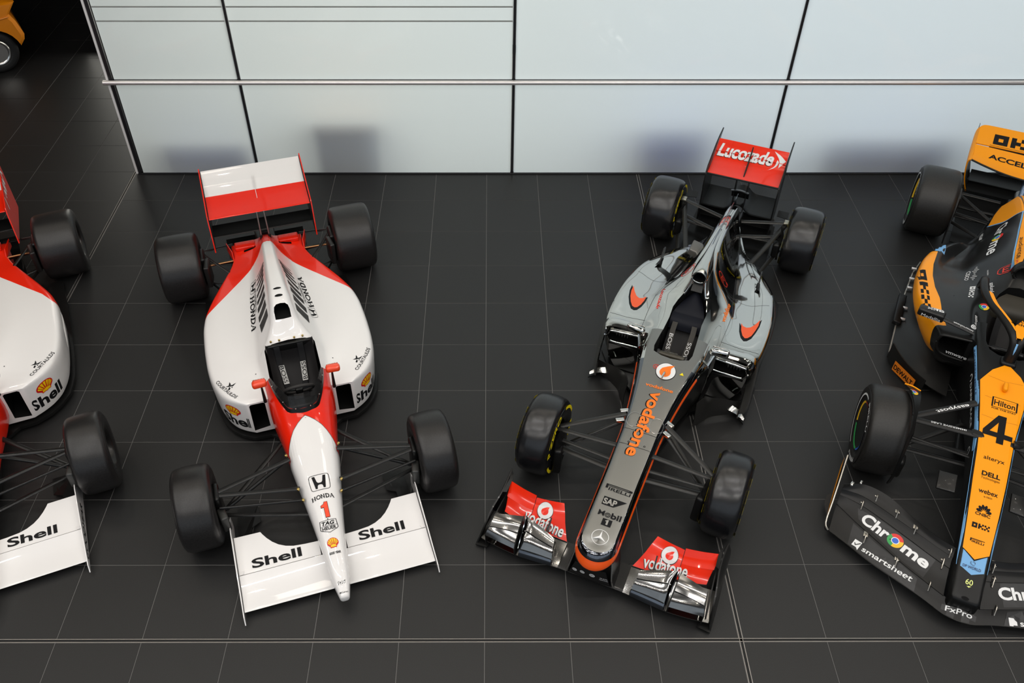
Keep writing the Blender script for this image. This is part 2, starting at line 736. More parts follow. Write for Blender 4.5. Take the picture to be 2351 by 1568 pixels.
def line2d(pts, w, close=False):
    """stroked polyline of width w"""
    P = [Vector((p[0], p[1], 0)) for p in pts]
    n = len(P)
    V, F = [], []
    for i in range(n):
        if close:
            a, b = P[i - 1], P[(i + 1) % n]
            d0, d1 = (P[i] - a).normalized(), (b - P[i]).normalized()
        else:
            d0 = (P[i] - P[max(i - 1, 0)])
            d1 = (P[min(i + 1, n - 1)] - P[i])
            d0 = d0.normalized() if d0.length else d1.normalized()
            d1 = d1.normalized() if d1.length else d0
        n0 = Vector((-d0.y, d0.x, 0))
        n1 = Vector((-d1.y, d1.x, 0))
        m = (n0 + n1)
        m = m.normalized() if m.length > 1e-6 else n0
        k = w / 2 / max(0.35, m.dot(n0))
        V += [tuple((P[i] + m * k)[:2]), tuple((P[i] - m * k)[:2])]
    for i in range(n if close else n - 1):
        j = (i + 1) % n
        F.append((2 * i, 2 * i + 1, 2 * j + 1, 2 * j))
    return (V, F)


def merge2d(*arts):
    V, F = [], []
    for v, f in arts:
        n = len(V)
        V += [tuple(p) for p in v]
        F += [tuple(n + i for i in q) for q in f]
    return (V, F)


def place2d(art, x, y, w, h):
    return ([(x + a * w, y + b * h) for a, b in art[0]], art[1])


def mirror_obj(o, parent=None, name=None):
    """mirrored copy in y of a mesh child"""
    me = o.data.copy()
    for v in me.vertices:
        v.co.y = -v.co.y
    me.flip_normals()
    c = bpy.data.objects.new(name or o.name.split('.')[0], me)
    COL.objects.link(c)
    c.parent = parent or o.parent
    if 'label' in o:
        c['label'] = o['label']
    return c
# ================================================================ room
TILE = 0.6
WALL_Y = 5.953


def struct(o, kind='structure'):
    o['kind'] = kind
    return o


GROUT = M('pale_grout', (0.17, 0.165, 0.16), 0.8)
tile_mats = []
for q, c in enumerate((0.0125, 0.0130, 0.0135)):
    tile_mats.append(M('dark_stone_tile_%s' % 'abc'[q], (c * 1.0, c, c * 1.01), 0.46, spec=0.42, speckle=0.42, scale=240, bump=0.12))

floor = struct(mob('floor', [(-26, -14, -0.0035), (26, -14, -0.0035), (26, 24, -0.0035), (-26, 24, -0.0035),
                             (-26, -14, -0.2), (26, -14, -0.2), (26, 24, -0.2), (-26, 24, -0.2)],
                   [(0, 1, 2, 3), (7, 6, 5, 4), (0, 4, 5, 1), (1, 5, 6, 2), (2, 6, 7, 3), (3, 7, 4, 0)], GROUT, smooth=False))


def tile_mesh(w, d, mat):
    """slab with a small chamfer, origin at its near left corner, top at z = 0"""
    b, g = 0.0010, 0.0024
    V = [(g, g, -0.014), (w - g, g, -0.014), (w - g, d - g, -0.014), (g, d - g, -0.014),
         (g, g, -b), (w - g, g, -b), (w - g, d - g, -b), (g, d - g, -b),
         (g + b, g + b, 0), (w - g - b, g + b, 0), (w - g - b, d - g - b, 0), (g + b, d - g - b, 0)]
    F = [(8, 9, 10, 11)]
    for i in range(4):
        j = (i + 1) % 4
        F += [(i, j, j + 4, i + 4), (i + 4, j + 4, j + 8, i + 8)]
    me = bpy.data.meshes.new('tile')
    me.from_pydata(V, [], F)
    me.materials.append(mat)
    return me


_tm = {}
_rest = bmesh.new()
_rng = random.Random(3)


def put_tile(i, j, x, y, w, d, single):
    q = _rng.randrange(3)
    key = (round(w, 4), round(d, 4), q)
    if key not in _tm:
        _tm[key] = tile_mesh(w, d, tile_mats[q])
    dz = _rng.uniform(-0.0006, 0.0)
    if single:
        o = bpy.data.objects.new('tile', _tm[key])
        o.location = (x, y, dz)
        COL.objects.link(o)
        o.parent = floor
    else:
        n = len(_rest.verts)
        _rest.from_mesh(_tm[key])
        _rest.verts.ensure_lookup_table()
        for v in _rest.verts[n:]:
            v.co += Vector((x, y, dz))


def in_view(x, y):
    """is a floor point inside the photograph (with a small margin)?"""
    from bpy_extras.object_utils import world_to_camera_view
    r = world_to_camera_view(S, cam, Vector((x, y, 0)))
    return r.z > 0 and -0.01 < r.x < 1.01 and -0.012 < r.y < 1.012


bpy.context.view_layer.update()
S.render.resolution_x, S.render.resolution_y = 2351, 1568
JW = 0.016            # half width of a wide movement joint
cand = []
for j in range(-5, 24):
    for i in range(-17, 14):
        if j > 9 and i >= -7:
            continue
        x, y, ww, dd = i * TILE, j * TILE, TILE, TILE
        if i in (-7, 3):
            x += JW
            ww -= JW
        if i in (-8, 2):
            ww -= JW
        if j == 0:
            y += 0.006
            dd -= 0.006
        if j == -1:
            dd -= 0.022
        if j == 9 and i >= -7:
            dd = WALL_Y - y - 0.004
        vis = any(in_view(x + a * ww, y + b * dd) for a in (0, 0.5, 1) for b in (0, 0.5, 1))
        cand.append((i, j, x, y, ww, dd, vis))
order = sorted([c for c in cand if c[6]], key=lambda c: (c[2] + 0.3)**2 + (c[3] + 1.0)**2)
keep = set((c[0], c[1]) for c in order[:300])
for c in cand:
    put_tile(*c[:6], (c[0], c[1]) in keep)
rest = frombm('tile_field', _rest, tile_mats, floor, smooth=False)
rest['kind'] = 'stuff'
# movement joints: two metal edges with a black seal between
JM = M('joint_metal', (0.42, 0.39, 0.36), 0.4, 0.8)
JS = M('joint_seal', (0.006, 0.006, 0.006), 0.8)


def joint(x0, y0, x1, y1, hw, name='movement_joint'):
    d = Vector((x1 - x0, y1 - y0, 0)).normalized()
    n = Vector((-d.y, d.x, 0))
    a, b = Vector((x0, y0, 0)), Vector((x1, y1, 0))
    V, F, fm = [], [], []

    def strip(o0, o1, z0, z1, m):
        k = len(V)
        for p in (a, b):
            for o, z in ((o0, z0), (o1, z0), (o1, z1), (o0, z1)):
                V.append(p + n * o + Vector((0, 0, z)))
        for q in range(4):
            r = (q + 1) % 4
            F.append((k + q, k + r, k + 4 + r, k + 4 + q))
            fm.append(m)
        F.append((k, k + 3, k + 2, k + 1))
        F.append((k + 4, k + 5, k + 6, k + 7))
        fm.extend([m, m])
    strip(-hw, -hw + 0.0032, -0.012, 0.0004, 0)
    strip(hw - 0.0032, hw, -0.012, 0.0004, 0)
    strip(-hw + 0.0032, hw - 0.0032, -0.012, -0.003, 1)
    return mob(name, V, F, [JM, JS], floor, False, fm)


joint(-7 * TILE + 0.0, -3.0, -7 * TILE, 14, JW * 0.8)
joint(3 * TILE, -3.0, 3 * TILE, WALL_Y - 0.01, JW * 0.8)
joint(-10.2, -0.008, 7.8, -0.008, 0.0125)

# ---- glazed partition along the back
PANE = bpy.data.materials.new('back_painted_glass')
PANE.use_nodes = True
_nt = PANE.node_tree
_b = _nt.nodes['Principled BSDF']
_b.inputs['Base Color'].default_value = (0.76, 0.81, 0.825, 1)
_b.inputs['Roughness'].default_value = 0.04
_b.inputs['Specular IOR Level'].default_value = 0.42
_tr = _nt.nodes.new('ShaderNodeBsdfTranslucent')
_tr.inputs['Color'].default_value = (0.82, 0.87, 0.88, 1)
_mx = _nt.nodes.new('ShaderNodeMixShader')
_mx.inputs[0].default_value = 0.52
_nt.links.new(_b.outputs[0], _mx.inputs[1])
_nt.links.new(_tr.outputs[0], _mx.inputs[2])
_nt.links.new(_mx.outputs[0], _nt.nodes['Material Output'].inputs['Surface'])
# rear face of each pane: plain clear glass
PBACK = bpy.data.materials.new('clear_glass_back')
PBACK.use_nodes = True
_t2 = PBACK.node_tree
_t3 = _t2.nodes.new('ShaderNodeBsdfTransparent')
_t3.inputs['Color'].default_value = (0.93, 0.96, 0.95, 1)
_t2.links.new(_t3.outputs[0], _t2.nodes['Material Output'].inputs['Surface'])
MULL = M('black_mullion', (0.010, 0.010, 0.012), 0.4)
POLES = [-8 * TILE * 0 - 4.529 * TILE, 0.501 * TILE, 5.535 * TILE, 10.57 * TILE, 15.6 * TILE]
WX0 = -6.92 * TILE
RAIL_Z = 1.193
wall = struct(rbox('wall_back', ((WX0 + 16) / 2, WALL_Y + 0.10, CEIL - 0.12), (16 - WX0, 0.12, 0.2), 0.01, MULL, None, seg=1))
rbox('floor_channel', ((WX0 + 16) / 2, WALL_Y + 0.045, 0.012), (16 - WX0, 0.05, 0.024), 0.002, MULL, wall, seg=1)
rbox('transom', ((WX0 + 16) / 2, WALL_Y + 0.03, RAIL_Z), (16 - WX0, 0.02, 0.028), 0.002, MULL, wall, seg=1)
rbox('transom', ((WX0 + 16) / 2, WALL_Y + 0.03, 4.21), (16 - WX0, 0.02, 0.028), 0.002, MULL, wall, seg=1)
xs = [WX0 + 0.045] + POLES + [16.0]
levels = [(0.018, RAIL_Z - 0.016), (RAIL_Z + 0.016, 4.2), (4.22, CEIL - 0.02)]
for a, b in zip(xs[:-1], xs[1:]):
    for z0, z1 in levels:
        g = 0.019
        bm = bmesh.new()
        bmesh.ops.create_cube(bm, size=1)
        for v in bm.verts:
            v.co = Vector(((a + b) / 2 + v.co.x * (b - a - 2 * g), WALL_Y + 0.012 + v.co.y * 0.024, (z0 + z1) / 2 + v.co.z * (z1 - z0)))
        bmesh.ops.bevel(bm, geom=list(bm.edges), offset=0.002, segments=1, affect='EDGES')
        gp = frombm('glass_panel', bm, [PANE, PBACK], wall, smooth=False)
        for f in gp.data.polygons:
            if f.normal.y > 0.5:
                f.material_index = 1
for x in POLES[:4]:
    o = rbox('mullion', (x, WALL_Y + 0.008, CEIL / 2), (0.028, 0.024, CEIL - 0.02), 0.004, MULL, wall, seg=1)
rbox('end_trim', (WX0 - 0.008, WALL_Y + 0.01, CEIL / 2), (0.026, 0.05, CEIL - 0.02), 0.006, TRIMW, wall, seg=2)
rbox('end_mullion', (WX0 + 0.026, WALL_Y + 0.008, CEIL / 2), (0.038, 0.03, CEIL - 0.02), 0.004, MULL, wall, seg=1)
# thin, slightly darker bands laid on the panes of the two left bays
BAND = PANE.copy()
BAND.name = 'band_glass'
BAND.node_tree.nodes['Principled BSDF'].inputs['Base Color'].default_value = (0.70, 0.73, 0.70, 1)
for a, b in zip(xs[:2], xs[1:3]):
    for z in (1.865, 2.017):
        rbox('pane_band', ((a + b) / 2, WALL_Y - 0.0004, z), (b - a - 0.044, 0.0008, 0.016), 0, BAND, wall)
rail = tube('handrail', [(WX0 - 0.045, WALL_Y - 0.045, RAIL_Z)] + [(x, WALL_Y - 0.045, RAIL_Z) for x in POLES] , 0.026, ALU, wall, seg=16)
for x in [WX0 + 0.03] + POLES[:4]:
    tube('rail_bracket', [(x, WALL_Y - 0.03, RAIL_Z), (x, WALL_Y + 0.02, RAIL_Z)], 0.010, MULL, wall, seg=8)
struct(rbox('baseboard_back', ((WX0 + 16) / 2, WALL_Y - 0.003, 0.006), (16 - WX0, 0.02, 0.014), 0.002, MULL, None, seg=1))

# ---- the room behind the partition: pale end wall, side walls and a few exhibits standing close to the glass
BW = M('pale_backroom', (0.70, 0.70, 0.68), 0.8)
struct(rbox('wall_backroom', ((WX0 + 16) / 2, 9.5, CEIL / 2), (16 - WX0 + 0.3, 0.1, CEIL), 0, BW))
struct(rbox('wall_backroom_left', (WX0 + 0.02, 7.75, CEIL / 2), (0.06, 3.4, CEIL), 0, M('dark_wall', (0.02, 0.02, 0.02), 0.7)))


def cabinet(label, x, y, w, d, h, col, top=None):
    o = thing('display_cabinet', label, 'cabinet', (x, y, 0))
    m = M('cabinet_%d' % int(col[0] * 1000 + col[2] * 99), col, 0.6)
    rbox('plinth', (0, 0, 0.04), (w - 0.04, d - 0.04, 0.08), 0.005, SATIN, o)
    rbox('cabinet_body', (0, 0, 0.08 + (h - 0.08) / 2), (w, d, h - 0.08), 0.02, m, o)
    if top:
        rbox('cabinet_top', (0, 0, h + 0.03), (w + 0.02, d + 0.02, 0.06), 0.01, M('cabinet_top', top, 0.6), o)
    return o


cabinet('blurred blue cabinet behind the frosted glass of the leftmost bay', -3.25, WALL_Y + 0.42, 1.0, 0.5, 0.42, (0.01, 0.10, 0.55))
cabinet('blurred olive and orange cabinet behind the glass, second bay', -1.62, WALL_Y + 0.40, 0.8, 0.5, 0.62, (0.10, 0.16, 0.30), (0.95, 0.38, 0.08))
cabinet('blurred blue cabinet behind the frosted glass of the third bay', 2.15, WALL_Y + 0.50, 0.9, 0.5, 0.62, (0.03, 0.16, 0.90))
cabinet('blurred dark blue cabinet behind the glass at far right', 4.7, WALL_Y + 0.50, 1.6, 0.5, 0.50, (0.05, 0.16, 0.65))
# ---- ceiling, dark far wall to the left, facade behind the camera
CEILM = M('grey_ceiling', (0.10, 0.10, 0.10), 0.8)
ceiling = struct(mob('ceiling', [(-26, -12, CEIL), (26, -12, CEIL), (26, 24, CEIL), (-26, 24, CEIL), (-26, -12, CEIL + 0.2), (26, -12, CEIL + 0.2), (26, 24, CEIL + 0.2), (-26, 24, CEIL + 0.2)],
                     [(0, 3, 2, 1), (4, 5, 6, 7), (0, 1, 5, 4), (1, 2, 6, 5), (2, 3, 7, 6), (3, 0, 4, 7)], CEILM, smooth=False))
BEAM = M('ceiling_beam', (0.05, 0.05, 0.055), 0.6)
for y in (-6.2, -3.0, 0.2, 3.0):
    rbox('beam', (0, y - 0.6, CEIL - 0.15), (52, 0.18, 0.3), 0.01, BEAM, ceiling, seg=1)
DW = M('dark_wall')
struct(rbox('wall_far', (-15.2, 15.2, CEIL / 2), (22, 0.2, CEIL), 0.0, DW))
struct(rbox('wall_left', (-17.5, 2, CEIL / 2), (0.2, 26.2, CEIL), 0.0, DW))
fac = struct(thing('window_1', 'tall glazed facade', 'window'))
for k in ('label', 'category'):
    del fac[k]
for k in range(14):
    rbox('facade_mullion', (-19.5 + 3 * k, -11.8, CEIL / 2), (0.10, 0.22, CEIL), 0.01, MULL, fac, seg=1)
for z in (1.2, 4.2, 6.6):
    rbox('facade_transom', (0, -11.8, z), (40, 0.1, 0.08), 0.01, MULL, fac, seg=1)
# ================================================================ shared car pieces


def wheel(car, x, y, r, w, rim_r, mat_t, side, nut_mat, tread_frac=0.78, cover=None, rim_mat=None, shoulder=0.035, label=None, steer=0.0):
    """side = +1 for the car's left; rim part with tyre and wheel nut as sub-parts. axis along y"""
    hw = w / 2
    rm = rim_mat or M('dark_rim', (0.016, 0.015, 0.014), 0.35, 0.6, coat=0.3)
    s = side
    # rim: dished both sides
    prof = [(hw * 0.86, rim_r * 1.03), (hw * 0.90, rim_r * 1.0), (hw * 0.84, rim_r * 0.95), (hw * 0.45, rim_r * 0.86), (hw * 0.32, rim_r * 0.35), (hw * 0.34, rim_r * 0.20), (hw * 0.30, 0.0)]
    prof2 = [(-hw * 0.86, rim_r * 1.03), (-hw * 0.90, rim_r * 1.0), (-hw * 0.84, rim_r * 0.95), (-hw * 0.30, rim_r * 0.90), (-hw * 0.25, rim_r * 0.5), (-hw * 0.2, 0.0)]
    full = [(a * s, b) for a, b in prof2[::-1]] + [(a * s, b) for a, b in prof]
    rim = lathe('wheel', full, rm, car, 48, 'y', centre=(x, y, r), label=label)
    # tyre
    pr = []
    sh = shoulder
    th = hw * tread_frac
    # inner bead to tread to outer bead
    side_prof = [(hw * 0.86, rim_r * 1.0), (hw * 0.97, rim_r + (r - rim_r) * 0.18), (hw * 1.0, rim_r + (r - rim_r) * 0.42), (hw * 0.985, rim_r + (r - rim_r) * 0.66),
                 (hw * 0.985 - sh * 0.12, r - sh * 1.15), (hw * 0.97 - sh * 0.35, r - sh * 0.52), (hw * 0.95 - sh * 0.8, r - sh * 0.16), (hw * 0.92 - sh * 1.35, r - sh * 0.03)]
    tread = [(t * (hw * 0.92 - sh * 1.35), r + 0.0025 * (1 - t * t)) for t in (0.75, 0.5, 0.25, 0, -0.25, -0.5, -0.75)]
    full = side_prof + tread + [(-a, b) for a, b in side_prof[::-1]]
    sp = spline([(a, b, 0) for a, b in full], 3)[:, :2]
    lathe('tyre', [tuple(p) for p in sp] + [(-hw * 0.86, rim_r * 0.96), (hw * 0.86, rim_r * 0.96)], mat_t, rim, 80, 'y', centre=(x, y, r), close=True)
    # spokes
    bm = bmesh.new()
    for k in range(6):
        a = 2 * pi * k / 6
        bmesh.ops.create_cube(bm, size=1, matrix=Matrix.Translation((x, y + s * hw * 0.42, r)) @ Matrix.Rotation(a, 4, 'Y') @ Matrix.Translation((rim_r * 0.5, 0, 0)) @ Matrix.Diagonal((rim_r * 0.76, 0.022, 0.034, 1)))
    frombm('spokes', bm, rm, rim)
    if steer:
        c = Vector((x, y, 0))
        rim.rotation_euler = (0, 0, steer)
        rim.location = c - Matrix.Rotation(steer, 3, 'Z') @ c
    lathe('wheel_nut', [(s * hw * 0.30, 0.030), (s * hw * 0.62, 0.028), (s * hw * 0.66, 0.022), (s * hw * 0.60, 0.0)], nut_mat, rim, 6 if nut_mat is not CHROME else 12, 'y', centre=(x, y, r))
    return rim


def arm(car, a, b, w=0.030, flat=0.5, mat=None, name='suspension_arm', label=None, seg=10):
    return tube(name, [a, b], w / 2, mat or SATIN, car, seg, flat, label=label)


def ribbon(name, pts, w, t, mat, parent, side=(0, 1, 0)):
    """strap of width w following pts"""
    P = spline(pts, 5)
    sd = Vector(side).normalized()
    V, F = [], []
    n = len(P)
    for i in range(n):
        tg = Vector(P[min(i + 1, n - 1)] - P[max(i - 1, 0)]).normalized()
        nn = tg.cross(sd).normalized()
        for a, b in ((-1, -1), (1, -1), (1, 1), (-1, 1)):
            V.append(Vector(P[i]) + sd * (a * w / 2) + nn * (b * t / 2))
    for i in range(n - 1):
        for q in range(4):
            r = (q + 1) % 4
            F.append((4 * i + q, 4 * i + r, 4 * i + 4 + r, 4 * i + 4 + q))
    F += [(3, 2, 1, 0), tuple(4 * (n - 1) + q for q in range(4))]
    return mob(name, V, F, mat, parent, True, None, 30)


# ---------------------------------------------------------------- emblem artwork (2-D, unit boxes)
def shell_art():
    """scallop outline, white gap left open at the top: (red, yellow)"""
    def outline(k, dy=0.0):
        pts = []
        for i in range(25):
            a = radians(-18 + 216 * i / 24)
            rr = 0.5 * k
            pts.append((0.5 + rr * cos(a) * 1.0, 0.50 + dy + rr * sin(a) * 0.98))
        b = 0.5 - 0.30 * k
        pts += [(0.5 - 0.30 * k, 0.14 + (1 - k) * 0.12), (0.5 - 0.26 * k, 0.0 + (1 - k) * 0.25), (0.42, 0.03 + (1 - k) * 0.25), (0.5, -0.02 + (1 - k) * 0.28), (0.58, 0.03 + (1 - k) * 0.25),
                (0.5 + 0.26 * k, 0.0 + (1 - k) * 0.25), (0.5 + 0.30 * k, 0.14 + (1 - k) * 0.12)]
        return pts
    red = poly2d(outline(1.0))
    yel = []
    # yellow rays
    base = (0.5, 0.06)
    n = 7
    loops = []
    for i in range(n):
        a0 = radians(-8 + 196 * (i + 0.10) / n)
        a1 = radians(-8 + 196 * (i + 0.90) / n)
        c = (0.5, 0.50)
        p0 = (c[0] + 0.42 * cos(a0), c[1] + 0.41 * sin(a0))
        p1 = (c[0] + 0.42 * cos(a1), c[1] + 0.41 * sin(a1))
        m = ((p0[0] + p1[0]) / 2, (p0[1] + p1[1]) / 2)
        m = (c[0] + (m[0] - c[0]) * 1.06, c[1] + (m[1] - c[1]) * 1.06)
        q = (base[0] + (m[0] - 0.5) * 0.36, 0.14 + (m[1] - 0.14) * 0.22)
        loops.append([q, p0, m, p1])
    yel = poly2d(*loops, [(0.25, 0.09), (0.43, 0.09), (0.5, 0.05), (0.57, 0.09), (0.75, 0.09), (0.72, 0.26), (0.5, 0.34), (0.28, 0.26)])
    return red, yel


SHELL_RED, SHELL_YEL = shell_art()


def shell_emblem(parent, tree, O, U, W, D=(0, 0, -1)):
    O, U, W = Vector(O), Vector(U), Vector(W)
    dec('shell_emblem', SHELL_RED, O, U, W, SHELLR, parent, tree, D, off=0.0016, maxe=0.02)
    dec('shell_emblem', SHELL_YEL, O, U, W, SHELLY, parent, tree, D, off=0.0030, maxe=0.02)


def hbadge_art():
    fr = [(0.10, 0.02), (0.90, 0.02), (0.96, 0.06), (0.99, 0.14), (1.0, 0.6), (0.98, 0.90), (0.94, 0.97), (0.86, 1.0), (0.14, 1.0), (0.06, 0.97), (0.02, 0.90), (0.0, 0.6), (0.01, 0.14), (0.04, 0.06)]
    frame = line2d(fr, 0.028, True)
    h = poly2d([(0.16, 0.92), (0.30, 0.92), (0.36, 0.56), (0.42, 0.48), (0.5, 0.47), (0.5, 0.36), (0.40, 0.34), (0.36, 0.26), (0.345, 0.12), (0.24, 0.12)],
               [(0.84, 0.92), (0.70, 0.92), (0.64, 0.56), (0.58, 0.48), (0.5, 0.47), (0.5, 0.36), (0.60, 0.34), (0.64, 0.26), (0.655, 0.12), (0.76, 0.12)])
    return merge2d(frame, h)


HBADGE = hbadge_art()


def slab_art(word):
    """slab-serif capitals for H O N D A, built from strokes"""
    G = {
        'H': [[(0.08, 0), (0.08, 1)], [(0.62, 0), (0.62, 1)], [(0.08, .5), (0.62, .5)], [(-.06, .05), (.24, .05)], [(-.06, .95), (.24, .95)], [(.46, .05), (.76, .05)], [(.46, .95), (.76, .95)]],
        'N': [[(0.08, 0), (0.08, 1)], [(0.62, 0), (0.62, 1)], [(0.08, 1), (0.62, 0.0)], [(-.06, .05), (.22, .05)], [(-.06, .95), (.14, .95)], [(.48, .95), (.76, .95)]],
        'D': [[(0.08, 0), (0.08, 1)], [(-.06, .06), (.3, .06), (.55, .16), (.66, .5), (.55, .84), (.3, .94), (-.06, .94)]],
        'A': [[(0.06, 0.04), (0.36, 1)], [(0.36, 1), (0.68, 0.04)], [(0.18, .36), (0.54, .36)], [(-.08, .05), (.18, .05)], [(.54, .05), (.82, .05)]],
    }
    arts = []
    x = 0.0
    for ch in word:
        if ch == 'O':
            arts.append(place2d(ring2d(0.38, 0.5, 0.29, 0.46, 28, sy=1.12), x, 0, 1, 1))
        else:
            for k, s in enumerate(G[ch]):
                wd = 0.19 if (k < 2 and ch != 'D') or (ch == 'D') else 0.11
                if ch == 'A' and k == 0:
                    wd = 0.10
                arts.append(place2d(line2d(s, wd), x, 0, 1, 1))
        x += {'H': .96, 'O': .93, 'N': .96, 'D': .84, 'A': .9}[ch]
    V, F = merge2d(*arts)
    a = np.array(V)
    return ([tuple(((p[0] - a[:, 0].min()) / (a[:, 0].max() - a[:, 0].min()), p[1])) for p in a], F)


HONDA = slab_art('HONDA')


def pirelli(parent, tree, O, U, W, mat, D=(0, 0, -1)):
    """long-P tyre maker's wordmark"""
    bar = poly2d([(0, 0.25), (0.09, 0.25), (0.09, 1.0), (0.0, 1.0)], [(0.0, 0.88), (0.97, 0.88), (0.99, 0.94), (0.97, 1.0), (0.0, 1.0)], [(0.10, 0.66), (0.80, 0.66), (0.80, 0.76), (0.10, 0.76)],
                 [(0.78, 0.62), (0.95, 0.62), (0.99, 0.72), (0.99, 0.9), (0.95, 1.0), (0.85, 1.0), (0.88, 0.78), (0.78, 0.76)])
    v, f = text2d('IRELLI', 0.02, 0.05)
    art = merge2d(bar, place2d((v, f), 0.125, 0.0, 0.835, 0.52))
    dec('tyre_maker_lettering', art, O, U, W, mat, parent, tree, D, maxe=0.03)


OKX = poly2d(*([[(a, b), (a + .1, b), (a + .1, b + .333), (a, b + .333)] for a, b in
                [(.0, 0), (.1, 0), (.2, 0), (0, .333), (.2, .333), (0, .667), (.1, .667), (.2, .667),
                 (.36, 0), (.36, .333), (.36, .667), (.46, .333), (.56, 0), (.56, .667),
                 (.70, 0), (.70, .667), (.80, .333), (.90, 0), (.90, .667)]]))
CHECK_TAIL = OKX


def chrome_disc(parent, tree, O, U, W, D=(0, 0, -1)):
    """round three-colour browser emblem"""
    G = M('green_print', (0.03, 0.33, 0.08), 0.4)
    R_ = M('emblem_red_print', (0.70, 0.02, 0.015), 0.4)
    Y = M('emblem_yellow_print', (0.85, 0.50, 0.01), 0.4)
    B = M('blue_print', (0.02, 0.12, 0.60), 0.4)
    for a0, m in ((30, R_), (150, G), (270, Y)):
        dec('browser_emblem', ring2d(.5, .5, .20, .5, 14, a0, a0 + 120), O, U, W, m, parent, tree, D, off=0.002, maxe=0.05)
    dec('browser_emblem', ring2d(.5, .5, .20, .25, 24), O, U, W, WPRINT, parent, tree, D, off=0.003, maxe=0.05)
    dec('browser_emblem', disc2d(.5, .5, .20, 24), O, U, W, B, parent, tree, D, off=0.003, maxe=0.05)
# ================================================================ red and white cars


def two_tone(name, base, other, masks):
    """paint scheme in car coordinates. masks: list of ('curve', axis range, [(x, halfwidth)...], invert) -> other colour where |y| is inside / outside"""
    if name in MATS:
        return MATS[name]
    m = bpy.data.materials.new(name)
    m.use_nodes = True
    nt = m.node_tree
    L = nt.links.new
    b = nt.nodes['Principled BSDF']
    b.inputs['Roughness'].default_value = 0.28
    b.inputs['Coat Weight'].default_value = 0.45
    b.inputs['Coat Roughness'].default_value = 0.03
    tc = nt.nodes.new('ShaderNodeTexCoord')
    sp = nt.nodes.new('ShaderNodeSeparateXYZ')
    L(tc.outputs['Object'], sp.inputs[0])
    ab = nt.nodes.new('ShaderNodeMath')
    ab.operation = 'ABSOLUTE'
    L(sp.outputs['Y'], ab.inputs[0])
    tot = None
    for pts in masks:
        # pts: [(x, |y| limit)] ascending x ; other colour where |y| > limit(x)
        x0, x1 = pts[0][0], pts[-1][0]
        mr = nt.nodes.new('ShaderNodeMapRange')
        mr.inputs['From Min'].default_value = x0
        mr.inputs['From Max'].default_value = x1
        mr.clamp = True
        L(sp.outputs['X'], mr.inputs['Value'])
        fc = nt.nodes.new('ShaderNodeFloatCurve')
        c = fc.mapping.curves[0]
        for k, (x, y) in enumerate(pts):
            p = ((x - x0) / (x1 - x0), y)
            if k == 0:
                c.points[0].location = p
            elif k == len(pts) - 1:
                c.points[-1].location = p
            else:
                c.points.new(*p)
        for p in c.points:
            p.handle_type = 'VECTOR'
        fc.mapping.update()
        L(mr.outputs['Result'], fc.inputs['Value'])
        gt = nt.nodes.new('ShaderNodeMath')
        gt.operation = 'GREATER_THAN'
        L(ab.outputs[0], gt.inputs[0])
        L(fc.outputs['Value'], gt.inputs[1])
        if tot is None:
            tot = gt.outputs[0]
        else:
            mx = nt.nodes.new('ShaderNodeMath')
            mx.operation = 'MAXIMUM'
            L(tot, mx.inputs[0])
            L(gt.outputs[0], mx.inputs[1])
            tot = mx.outputs[0]
    mix = nt.nodes.new('ShaderNodeMix')
    mix.data_type = 'RGBA'
    mix.inputs['A'].default_value = (*base, 1)
    mix.inputs['B'].default_value = (*other, 1)
    L(tot, mix.inputs['Factor'])
    L(mix.outputs['Result'], b.inputs['Base Color'])
    if sum(base) < 0.1:
        b.inputs['Coat Weight'].default_value = 0.1
        b.inputs['Specular IOR Level'].default_value = 0.3
    MATS[name] = m
    return m


WCOL = (0.82, 0.80, 0.79)
RCOL = (0.84, 0.020, 0.004)


